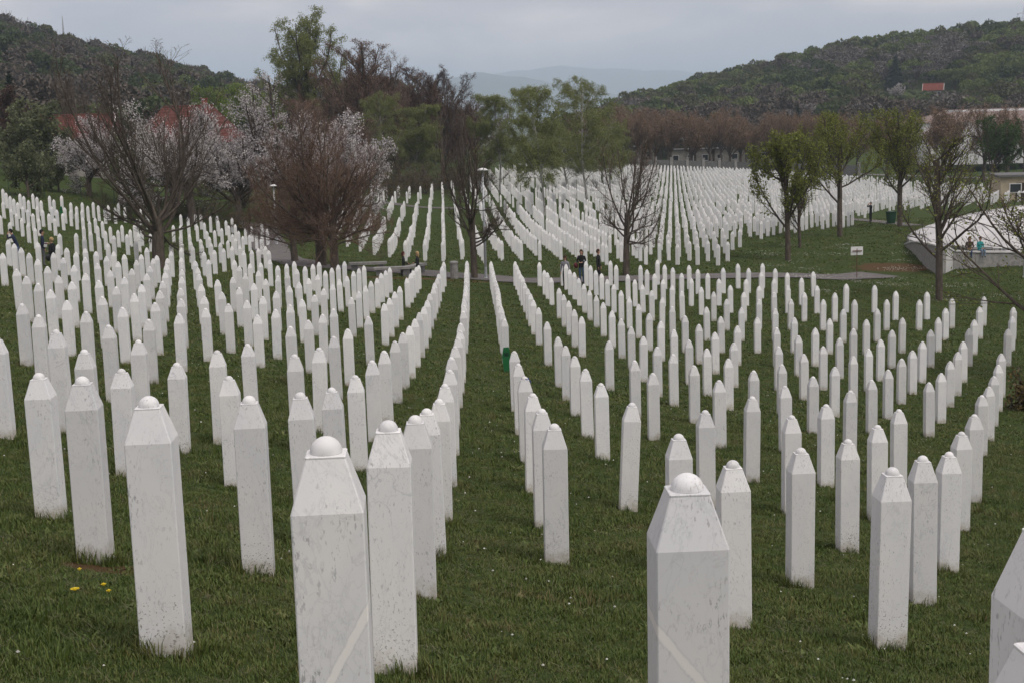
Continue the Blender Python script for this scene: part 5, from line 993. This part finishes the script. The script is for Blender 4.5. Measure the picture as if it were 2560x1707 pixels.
# ------------------------------------------------------------------ the white shelter at the right
def shelter():
    cx, cy = 38.5, 92.; z0 = float(G(30., 90.)); rim = .55; A, B = 12.0, 9.5
    o = empty('shelter', (cx, cy, z0), 0, 'white low domed shelter roof of marble strips at the right edge', 'shelter')
    SH = simple('shelter_marble', (.56, .555, .55), .6, .16, .8, .15)
    n = 46; xs = np.linspace(-A, A, n+1); q = 14; N1 = q+1
    for k in range(n):                      # strips running front to back, each with its own joint
        xa, xb = xs[k]+.025, xs[k+1]-.025; V = []; F = []
        for x in (xa, xb):
            bb = B*math.sqrt(max(0.002, 1-(min(abs(x), A*.999)/A)**2))
            for j in range(N1):
                yy = -bb+2*bb*j/q; dd = max(0, 1-(x/A)**2-(yy/B)**2); V.append((x, yy, rim+2.15*dd**.75+.05*(k % 2)))
        V += [(a, b, c-.14) for a, b, c in V]
        for j in range(q):
            F.append((j, N1+j, N1+j+1, j+1)); F.append((2*N1+j+1, 3*N1+j+1, 3*N1+j, 2*N1+j))
            F.append((j+1, 2*N1+j+1, 2*N1+j, j)); F.append((3*N1+j, 3*N1+j+1, N1+j+1, N1+j))
        F.append((0, 2*N1, 3*N1, N1)); F.append((q, N1+q, 3*N1+q, 2*N1+q))
        mesh_obj('roof_strip', V, F, SH, o)
    V = []; F = []; nn = 64
    for (ra, zz) in ((1.0, rim+.0), (1.0, rim-.22), (.93, -.1), (.9, -.8)):
        for j in range(nn): a = 2*math.pi*j/nn; V.append((A*ra*math.cos(a), B*ra*math.sin(a), zz))
    for i in range(3):
        for j in range(nn): F.append((i*nn+(j+1) % nn, i*nn+j, (i+1)*nn+j, (i+1)*nn+(j+1) % nn))
    mesh_obj('fascia', V, F, CONCRETE, o, smooth_=True)
    w = empty('low_wall', (27., 81., float(G(27., 81.))), 0, 'curved grey stone wall in front of the white shelter', 'wall')
    P = np.array([(-.7, 11.2), (-1.1, 8.4), (-1.8, 4.6), (-2.5, .8), (-3.1, -3.4), (-2.6, -2.6), (-1.7, -1.), (0., 0.), (2., .55), (4.5, .8), (8., .6), (12., 0.)])
    H_ = [.35, .75, 1.1, 1.4, 1.65, 1.5, 1.1, .88, .76, .72, .70, .70]
    for k in range(len(P)-1):
        a, b = P[k], P[k+1]; t = (b-a)/np.hypot(*(b-a)); nrm = np.array([-t[1], t[0]])*.15
        for nm, ww, z_lo, lift in (('wall_slab', 1., None, 0.), ('coping', 1.4, 0., .09)):
            V = []
            for (p, h) in ((a+t*.012, H_[k]), (b-t*.012, H_[k+1])):
                for s in (-ww, ww):
                    for zz in ((-.7 if z_lo is None else h+.003), h+lift): V.append((p[0]+s*nrm[0], p[1]+s*nrm[1], zz))
            mesh_obj(nm, V, [(0, 4, 5, 1), (2, 3, 7, 6), (1, 5, 7, 3), (0, 1, 3, 2), (4, 6, 7, 5), (0, 2, 6, 4)], SH if (nm == 'coping' or k == 5) else CONCRETE, w)
shelter()

# ------------------------------------------------------------------ street furniture
def lamp(x, y, h, label):
    o = empty('lamp_post', (x, y, float(G(x, y))), 0, label, 'lamp post')
    MB().tube([(0, 0, -.3), (0, 0, h*.35), (0, 0, h)], [.075, .07, .05], 12).obj('pole', STEEL, o, True)
    MB().lathe([(.11, 0), (.11, .05), (.08, .08), (.08, .6), (.07, .62)], 12).obj('base_collar', STEEL, o)
    MB().lathe([(.05, h), (.30, h+.03), (.31, h+.06), (.18, h+.13), (.06, h+.16)], 24).obj('lamp_head', WHITE_PAINT, o, True)
lamp(-1.3, 75., 5.75, 'grey lamp post with a white saucer head at the end of the aisle')
lamp(-17.76, 107., 4.4, 'thin grey lamp post among the headstones behind the left bend of the path')
lamp(28.3, 76.5, 4.6, 'grey lamp post at the right edge before the shelter wall')
def bin_concrete():
    o = empty('litter_bin', (-2.98, 74.6, float(G(-2.98, 74.6))), 0, 'round grey concrete litter bin on the path by the aisle', 'bin')
    prof = [(.20, -.1), (.20, .80), (.185, .81)]; MB().lathe(prof, 24).obj('body', CONCRETE, o); MB().lathe([(.19, .812), (.235, .83), (.235, .90), (.21, .92), (.19, .95), (.12, .955)], 24).obj('cap', CONCRETE, o)
    for k in range(12):
        a = 2*math.pi*k/12; MB().box((.203*math.cos(a), .203*math.sin(a), .4), (.02, .035, .74), a).obj('rib', CONCRETE, o)
bin_concrete()
def wheelie():
    o = empty('wheeled_bin', (31.2, 114.2, float(G(31.2, 114.2))), .3, 'dark green wheeled bin beside the leafing tree', 'bin')
    MB().add([(-.22, -.26, .08), (.22, -.26, .08), (.22, .22, .08), (-.22, .22, .08), (-.29, -.34, .98), (.29, -.34, .98), (.29, .32, .98), (-.29, .32, .98)], [(3, 2, 1, 0), (4, 5, 6, 7), (0, 1, 5, 4), (1, 2, 6, 5), (2, 3, 7, 6), (3, 0, 4, 7)]).obj('body', GREENPLASTIC, o)
    MB().box((0, -.01, 1.02), (.62, .7, .06)).obj('lid', GREENPLASTIC, o); MB().tube([(-.24, .36, .98), (.24, .36, .98)], .02, 8).obj('handle', GREENPLASTIC, o)
    for s in (-1, 1): MB().tube([(s*.2, .24, .1), (s*.26, .24, .1)], .1, 12).obj('wheel', CONCRETE_D, o)
wheelie()
def bench(x, y, rz, L_, label):
    o = empty('bench', (x, y, float(G(x, y))), rz, label, 'bench', 'stone slab benches on the path')
    MB().box((0, 0, .45), (L_, .5, .13)).obj('seat', CONCRETE, o)
    for s in (-1, 1): MB().box((s*L_*.36, 0, .15), (.3, .38, .47)).obj('leg', CONCRETE_D, o)
bench(-7.95, 78.2, -.03, 2.1, 'stone slab bench at the left by the russet trees')
bench(-6.35, 75.4, .06, 2.0, 'front slab of the angled stone bench nearest the headstones')
bench(-5.35, 76.9, 1.12, 2.4, 'slab bench angled away on which the woman sits')
def sign():
    o = empty('sign', (18.84, 75.6, float(G(18.84, 75.6))), .06, 'white sign board seen from behind on a rusty post by the path', 'sign')
    MB().tube([(0, 0, -.2), (0, 0, 1.62)], .02, 8).obj('post', RUST, o); MB().box((0, -.028, 1.5), (.52, .03, .05)).obj('crossbar', RUST, o)
    MB().box((0, .025, 1.5), (.66, .02, .46)).obj('board', WHITE_PAINT, o)
sign()
def green_marker(x, y, h, label, rz=0.):
    o = empty('grave_marker', (x, y, float(G(x, y))), rz, label, 'grave marker', 'green wooden grave markers')
    pr = [(-.055, -.2), (-.075, 0), (-.115, h*.62), (-.07, h), (.07, h), (.115, h*.62), (.075, 0), (.055, -.2)]; V = [(a, -.012, b) for a, b in pr]+[(a, .012, b) for a, b in pr]; n = 8
    MB().add(V, [tuple(range(n-1, -1, -1)), tuple(range(n, 2*n))]+[(i, (i+1) % n, n+(i+1) % n, n+i) for i in range(n)]).obj('board', GREENPAINT, o)
    MB().box((0, -.016, h*.72), (.12, .006, .10)).obj('name_plate', GREENPLASTIC, o)
green_marker(-.16, 36.1, .66, 'green wooden grave marker in the row beside the grass aisle', .25)
green_marker(-34.9, 109.8, .75, 'green grave marker among the upper left headstones', .3)
green_marker(36.2, 143.2, 1.1, 'tall green grave marker left of the man in black', .2)
green_marker(41.2, 152.1, 1.05, 'green grave marker right of the man in black', -.1)
green_marker(31.2, 197., 1.0, 'lone green grave marker deep in the far headstones', .5)
green_marker(49.6, 156.5, .9, 'green grave marker before the cream building', .1)
for x, y, l in [(-40.9, 115.6, 'leftmost thin dark fence post on the lawn edge'), (-39.2, 119.2, 'second thin dark fence post from the left on the lawn edge'), (-36.6, 120.8, 'third thin dark fence post from the left by the blossoming tree'), (-33.4, 119.5, 'fourth thin dark fence post, left of the bare tree')]:
    o = empty('fence_post', (x, y, float(G(x, y))), 0, l, 'post', 'thin fence posts at the lawn edge'); MB().tube([(0, 0, -.3), (0, 0, 1.55)], .03, 6).obj('shaft', FENCE, o); MB().lathe([(.035, 1.55), (.04, 1.57), (.02, 1.62)], 6).obj('cap', FENCE, o)
BLUE = simple('blue_band', (.03, .06, .22), .6, .2, 20, 0)
def ribbon():
    k = min(NEAR, key=lambda s: (s[0]-.18)**2+(s[1]-19.6)**2); x, y, h = k
    pts = [(.05*math.cos(a), .042*math.sin(a), .012*math.sin(3*a)) for a in np.linspace(0, 5.6, 16)]
    m = MB(); m.tube(pts, .009, 6); m.tube([pts[-1], (.075, -.03, -.02), (.08, -.03, -.05)], [.009, .007, .004], 5)
    o = m.obj('hair_band', BLUE); o.location = (x, y, float(G(x, y))+h*.963); tag(o, 'blue hair band left around the dome of a headstone beside the aisle', 'hair band')
ribbon()

# ------------------------------------------------------------------ people
SKIN = simple('skin', (.42, .25, .18), .55, .08, 8, 0); SHOE = simple('dark_shoe', (.025, .022, .02), .6, .1, 8, 0)
def cloth(name, c): return simple(name, c, .9, .25, 14, .2)
HAIRS = {'black': cloth('black_hair', (.012, .010, .009)), 'brown': cloth('brown_hair', (.055, .026, .016)), 'red': cloth('auburn_hair', (.07, .02, .014)), 'blond': cloth('blond_hair', (.36, .25, .13)), 'grey': cloth('grey_hair', (.22, .21, .20))}
GLS = simple('sunglasses', (.015, .012, .012), .2, .1, 9, 0, 0, .6)
def person(x, y, h, rz, top, legs, hair, label, pose='stand', long_hair=False, coat=.92, glasses=False, arms=('down', 'down'), lean=0., extra=None, z=None, head_yaw=0.):
    """facing +Y in its own frame"""
    s = h/1.75; o = empty('person', (x, y, float(G(x, y)) if z is None else z), rz, label, 'person')
    J = {}; E = []; rad = {}
    def j(n, p, r, par=None, ry=None):
        J[n] = Vector(p)*s; rad[n] = (r*s, (ry or r)*s)
        if par: E.append((par, n))
    sit = pose == 'sit'; P0 = .50 if sit else .95
    ly = lambda zz: lean*(zz-P0)
    j('pelvis', (0, 0, P0), .135, None, .115); j('waist', (0, ly(P0+.2), P0+.2), .125, 'pelvis', .095); j('chest', (0, ly(P0+.42), P0+.42), .15, 'waist', .11); j('neckb', (0, ly(P0+.54), P0+.54), .07, 'chest')
    j('neck', (0, ly(P0+.60)+.01, P0+.60), .052, 'neckb'); j('skull', (0, ly(P0+.66)+.02, P0+.665), .078, 'neck'); j('head', (0, ly(P0+.72)+.02, P0+.72), .086, 'skull'); j('crown', (0, ly(P0+.78)+.012, P0+.785), .06, 'head')
    for sd, nm, ar in ((-1, 'l', arms[0]), (1, 'r', arms[1])):
        cz = P0+.46; cy = ly(cz); j('sh'+nm, (sd*.175, cy, cz), .066, 'chest')
        if ar == 'down': e, w, hd = (sd*.235, cy-.02, P0+.18), (sd*.245, cy+.05, P0-.05), (sd*.24, cy+.08, P0-.14)
        elif ar == 'fold': e, w, hd = (sd*.23, cy+.02, P0+.20), (sd*.08, cy+.22, P0+.18), (-sd*.0+sd*.03, cy+.26, P0+.18)
        elif ar == 'face': e, w, hd = (sd*.20, cy+.24, P0+.40), (sd*.05, cy+.24, P0+.60), (sd*.02, cy+.20, P0+.68)
        elif ar == 'lap': e, w, hd = (sd*.24, cy+.02, P0+.20), (sd*.12, cy+.24, P0+.12), (sd*.07, cy+.31, P0+.10)
        j('el'+nm, e, .05, 'sh'+nm); j('wr'+nm, w, .036, 'el'+nm); j('ha'+nm, hd, .030, 'wr'+nm, .022)
        st = {'stand': (0, 0), 'walk': (.16*sd, -.13*sd)}.get(pose, (0, 0))
        j('hip'+nm, (sd*.085, 0, P0-.06), .095, 'pelvis')
        if sit: k, a, t = (sd*.10, .42, .50), (sd*.10, .40, .09), (sd*.10, .54, .04)
        else: k, a, t = (sd*.095, st[0]*.55+.02, .50), (sd*.095, st[0]-.01, .09), (sd*.10, st[0]+.13, .04)
        j('kn'+nm, k, .064, 'hip'+nm); j('an'+nm, a, .044, 'kn'+nm); j('to'+nm, t, .036, 'an'+nm)
    names = list(J); me = bpy.data.meshes.new('body'); me.from_pydata([tuple(J[n]) for n in names], [(names.index(a), names.index(b)) for a, b in E], [])
    tmp = bpy.data.objects.new('body', me); col.objects.link(tmp); tmp.modifiers.new('s', 'SKIN'); tmp.modifiers.new('u', 'SUBSURF').levels = 1
    for i, n in enumerate(names):
        me.skin_vertices[0].data[i].radius = rad[n]
    me.skin_vertices[0].data[0].use_root = True
    dg = bpy.context.evaluated_depsgraph_get(); dg.update(); nm_ = bpy.data.meshes.new_from_object(tmp.evaluated_get(dg)); bpy.data.objects.remove(tmp)
    for m in (SKIN, top, legs, SHOE): nm_.materials.append(m)
    V = np.array([v.co for v in nm_.vertices])
    hands = [J['hal'], J['har'], J['wrl']*.35+J['hal']*.65, J['wrr']*.35+J['har']*.65]
    for p in nm_.polygons:
        c = p.center; zc = c.z/s; k = 1
        if zc > P0+.575: k = 0
        elif min((c-q).length for q in hands) < .055*s: k = 0
        elif zc < .10 and not sit or sit and zc < .10: k = 3
        elif (sit and (c.y > .16*s and zc < P0+.09 or zc < P0-.03)) or (not sit and zc < coat): 
            k = 2 if min((c-J[q]).length for q in ('wrl', 'wrr', 'ell', 'elr')) > .09*s or zc < .7 else 1
        p.material_index = k; p.use_smooth = True
    nm_.name = 'body'; b = bpy.data.objects.new('body', nm_); col.objects.link(b); b.parent = o
    # head details
    hc = J['head']; q = MB(); k = 14; V = []; F = []
    rg = np.random.default_rng(int(abs(x*13+y)))
    for i in range(9):
        for jj in range(k):
            th = math.pi*i/8; a = 2*math.pi*jj/k; nx, ny, nz_ = math.sin(th)*math.cos(a), math.sin(th)*math.sin(a), math.cos(th)
            r_ = .108*(1+rg.normal(0, .035)); px, py, pz = nx*r_*.92, ny*r_*1.04-.022, nz_*r_*1.12+.02
            if ny > .25 and nz_ < .35: py = min(py, .035); 
            if nz_ < -.1 and ny > -.1: pz = max(pz, -.01); px *= .8
            if long_hair and nz_ < .1 and ny < .35: pz = pz*2.6-.04; py = py*.9-.02; px *= 1.12
            V.append((hc.x+px*s, hc.y+py*s, hc.z+pz*s))
    for i in range(8):
        for jj in range(k): F.append((i*k+jj, (i+1)*k+jj, (i+1)*k+(jj+1) % k, i*k+(jj+1) % k))
    mesh_obj('hair', V, F, HAIRS[hair], o, smooth_=True)
    f = MB(); f.add([(hc.x-.014*s, hc.y+.088*s, hc.z-.02*s), (hc.x+.014*s, hc.y+.088*s, hc.z-.02*s), (hc.x, hc.y+.115*s, hc.z-.022*s), (hc.x, hc.y+.086*s, hc.z+.02*s)], [(0, 1, 2), (1, 3, 2), (3, 0, 2)]); f.obj('nose', SKIN, o)
    for sd in (-1, 1):
        MB().lathe([(.008*s, -.004*s), (.012*s, 0), (.008*s, .004*s)], 8, (hc.x+sd*.032*s, hc.y+.083*s, hc.z+.012*s)).obj('eye', GLS, o)
        MB().box((hc.x+sd*.086*s, hc.y-.0*s, hc.z-.005*s), (.018*s, .035*s, .055*s)).obj('ear', SKIN, o)
    MB().box((hc.x, hc.y+.086*s, hc.z-.05*s), (.045*s, .012*s, .012*s)).obj('mouth', cloth('lips', (.25, .09, .08)) if 'lips' not in bpy.data.materials else bpy.data.materials['lips'], o)
    if glasses:
        g = MB()
        for sd in (-1, 1): g.box((hc.x+sd*.036*s, hc.y+.094*s, hc.z+.014*s), (.058*s, .014*s, .042*s)); g.box((hc.x+sd*.082*s, hc.y+.04*s, hc.z+.018*s), (.008*s, .11*s, .01*s))
        g.box((hc.x, hc.y+.096*s, hc.z+.02*s), (.02*s, .01*s, .008*s)); g.obj('sunglasses', GLS, o)
    for nm in 'lr':
        hd = J['ha'+nm]; d = (hd-J['wr'+nm]).normalized(); sd = d.cross(Vector((0, 0, 1))); sd = sd.normalized() if sd.length > .1 else Vector((1, 0, 0)); up = sd.cross(d); m = MB()
        for q, (off, L_) in enumerate(((-.026, .062), (-.009, .075), (.009, .072), (.026, .055))):
            p0 = hd+sd*off*s; m.tube([p0, p0+d*L_*.55*s-up*.004*s, p0+d*L_*s-up*.022*s], [.009*s, .0085*s, .006*s], 5)
        p0 = hd-d*.03*s-sd*.03*s; m.tube([p0, p0-sd*.03*s+d*.025*s, p0-sd*.034*s+d*.055*s], [.010*s, .009*s, .007*s], 5); m.obj('fingers', SKIN, o)
    return o, J, s
NAVY = cloth('navy_sweater', (.016, .022, .05)); BLACK = cloth('black_cloth', (.012, .012, .014)); JEANS = cloth('blue_jeans', (.05, .08, .14)); GREYT = cloth('grey_trousers', (.11, .11, .12)); DGREEN = cloth('dark_olive_coat', (.03, .032, .028)); KHAKI = cloth('olive_trousers', (.085, .09, .07))
LJEANS = cloth('light_jeans', (.16, .22, .30)); GREYTOP = cloth('grey_top', (.22, .22, .24)); TEAL = cloth('teal_shirt', (.03, .24, .24)); REDBAG = simple('red_leather', (.10, .012, .016), .5, .2, 8, .1); BAGB = simple('black_leather', (.012, .012, .013), .45, .2, 8, .1); PAPER = simple('paper', (.7, .7, .7), .8, .05, 5, 0)
def bag(owner, J, s, side, mat_, zz, w=.34, hgt=.28, name='bag', label=None):
    m = MB(); V = []; F = []; n = 12
    for i, (k, y_) in enumerate(((.8, -.07), (1., 0), (.8, .07))):
        for jj in range(n):
            a = 2*math.pi*jj/n; V.append((side*.30*s+w/2*k*math.cos(a)*.6*s, y_*s+.02, zz*s+hgt/2*k*math.sin(a)*s))
    for i in range(2):
        for jj in range(n): F.append((i*n+jj, i*n+(jj+1) % n, (i+1)*n+(jj+1) % n, (i+1)*n+jj))
    F.append(tuple(range(n-1, -1, -1))); F.append(tuple(2*n+jj for jj in range(n)))
    M = owner.matrix_basis; o = mesh_obj(name, V, F, mat_, smooth_=True); o.location = owner.location; o.rotation_euler = owner.rotation_euler
    tag(o, label, 'bag')
    MB().tube([(side*.26*s, .02, zz*s+hgt*.4*s), (side*.2*s, 0, (zz+.35)*s), (side*.15*s, -.02, zz*s+.55*s)], .012*s, 6).obj('strap', mat_, o)
p, J, s = person(-23.52, 67., 1.68, 1.75, NAVY, JEANS, 'black', 'person in a navy sweater and jeans bending forward with a hand to the face', arms=('face', 'down'), lean=.38)
p, J, s = person(-22.31, 67., 1.75, -1.2, NAVY, GREYT, 'black', 'person in a navy sweater with curly black hair holding a leaflet', arms=('fold', 'down'))
lf = MB().box((0, 0, 0), (.15, .02, .22)); lo_ = lf.obj('leaflet', PAPER); lo_.location = (-22.08, 66.72, float(G(-22.3, 67))+1.08); lo_.rotation_euler = (.3, .2, .4); tag(lo_, 'folded white leaflet held by the person in the navy sweater', 'leaflet')
MB().box((0, -.012, .07), (.14, .004, .05)).obj('red_band', REDBAG, lo_)
p, J, s = person(-20.31, 62.2, 1.63, 1.25, BLACK, KHAKI, 'blond', 'blond person in a black jacket and sunglasses with a large dark bag', glasses=True, arms=('down', 'fold'), coat=.80)
bag(p, J, s, -1, BAGB, .86, .5, .36, label='large black shoulder bag of the blond person at the left')
p, J, s = person(-5.85, 77.0, 1.62, -1.35, DGREEN, BLACK, 'red', 'person with long auburn hair seated on the stone bench', pose='sit', long_hair=True, arms=('lap', 'lap'))
bag(p, J, s, -1, simple('orange_bag', (.22, .06, .03), .6, .2, 8, 0), .60, .25, .2, label='small orange bag in the lap of the seated person')
p, J, s = person(-4.75, 72.0, 1.58, 1.45, BLACK, BLACK, 'blond', 'blond person in a black fur coat standing by the bench', long_hair=True, glasses=True, coat=.70, arms=('down', 'fold'))
p, J, s = person(2.79, 70.2, 1.60, 2.7, GREYTOP, BLACK, 'brown', 'person in a grey top and sunglasses behind the headstones on the path', glasses=True, long_hair=True)
p, J, s = person(3.72, 72.2, 1.70, 2.9, BLACK, JEANS, 'brown', 'person with long brown hair in a black jacket and blue jeans', long_hair=True, arms=('fold', 'fold'), coat=.86)
bag(p, J, s, 1, REDBAG, .95, .44, .3, label='dark red handbag on the arm of the person in blue jeans')
p, J, s = person(4.57, 71.8, 1.74, -1.9, BLACK, BLACK, 'brown', 'person in a black jacket and black trousers walking on the path', pose='walk', coat=.84)
p, J, s = person(30.61, 118.3, 1.68, 1.9, BLACK, BLACK, 'grey', 'grey haired person all in black taking a picture on the far path', arms=('face', 'face'))
zs_ = float(G(27., 81.))+.97-.40
p, J, s = person(26.7, 80.95, 1.62, 2.9, cloth('brown_jacket', (.05, .03, .022)), JEANS, 'brown', 'child with long dark hair sitting on the shelter wall', pose='sit', long_hair=True, arms=('lap', 'lap'), z=zs_)
p, J, s = person(27.4, 81.2, 1.55, 3.4, TEAL, LJEANS, 'brown', 'child in a teal shirt sitting on the shelter wall', pose='sit', arms=('lap', 'lap'), z=zs_)

# ------------------------------------------------------------------ the air: thin bluish haze over the whole valley
def haze():
    V = [(x, y, z) for z in (-55, 495) for x, y in ((-21500, -21500), (21500, -21500), (21500, 21500), (-21500, 21500))]
    m = bpy.data.materials.new('haze_air'); m.use_nodes = True; t = m.node_tree; t.nodes.clear(); o = N(t, 'ShaderNodeOutputMaterial'); v = N(t, 'ShaderNodeVolumePrincipled')
    v.inputs['Color'].default_value = (.70, .84, 1.0, 1); v.inputs['Density'].default_value = .00020; v.inputs['Anisotropy'].default_value = 0.
    t.links.new(v.outputs[0], o.inputs['Volume'])
    tag(mesh_obj('haze', V, [(3, 2, 1, 0), (4, 5, 6, 7), (0, 1, 5, 4), (1, 2, 6, 5), (2, 3, 7, 6), (3, 0, 4, 7)], m), kind='stuff')
haze()
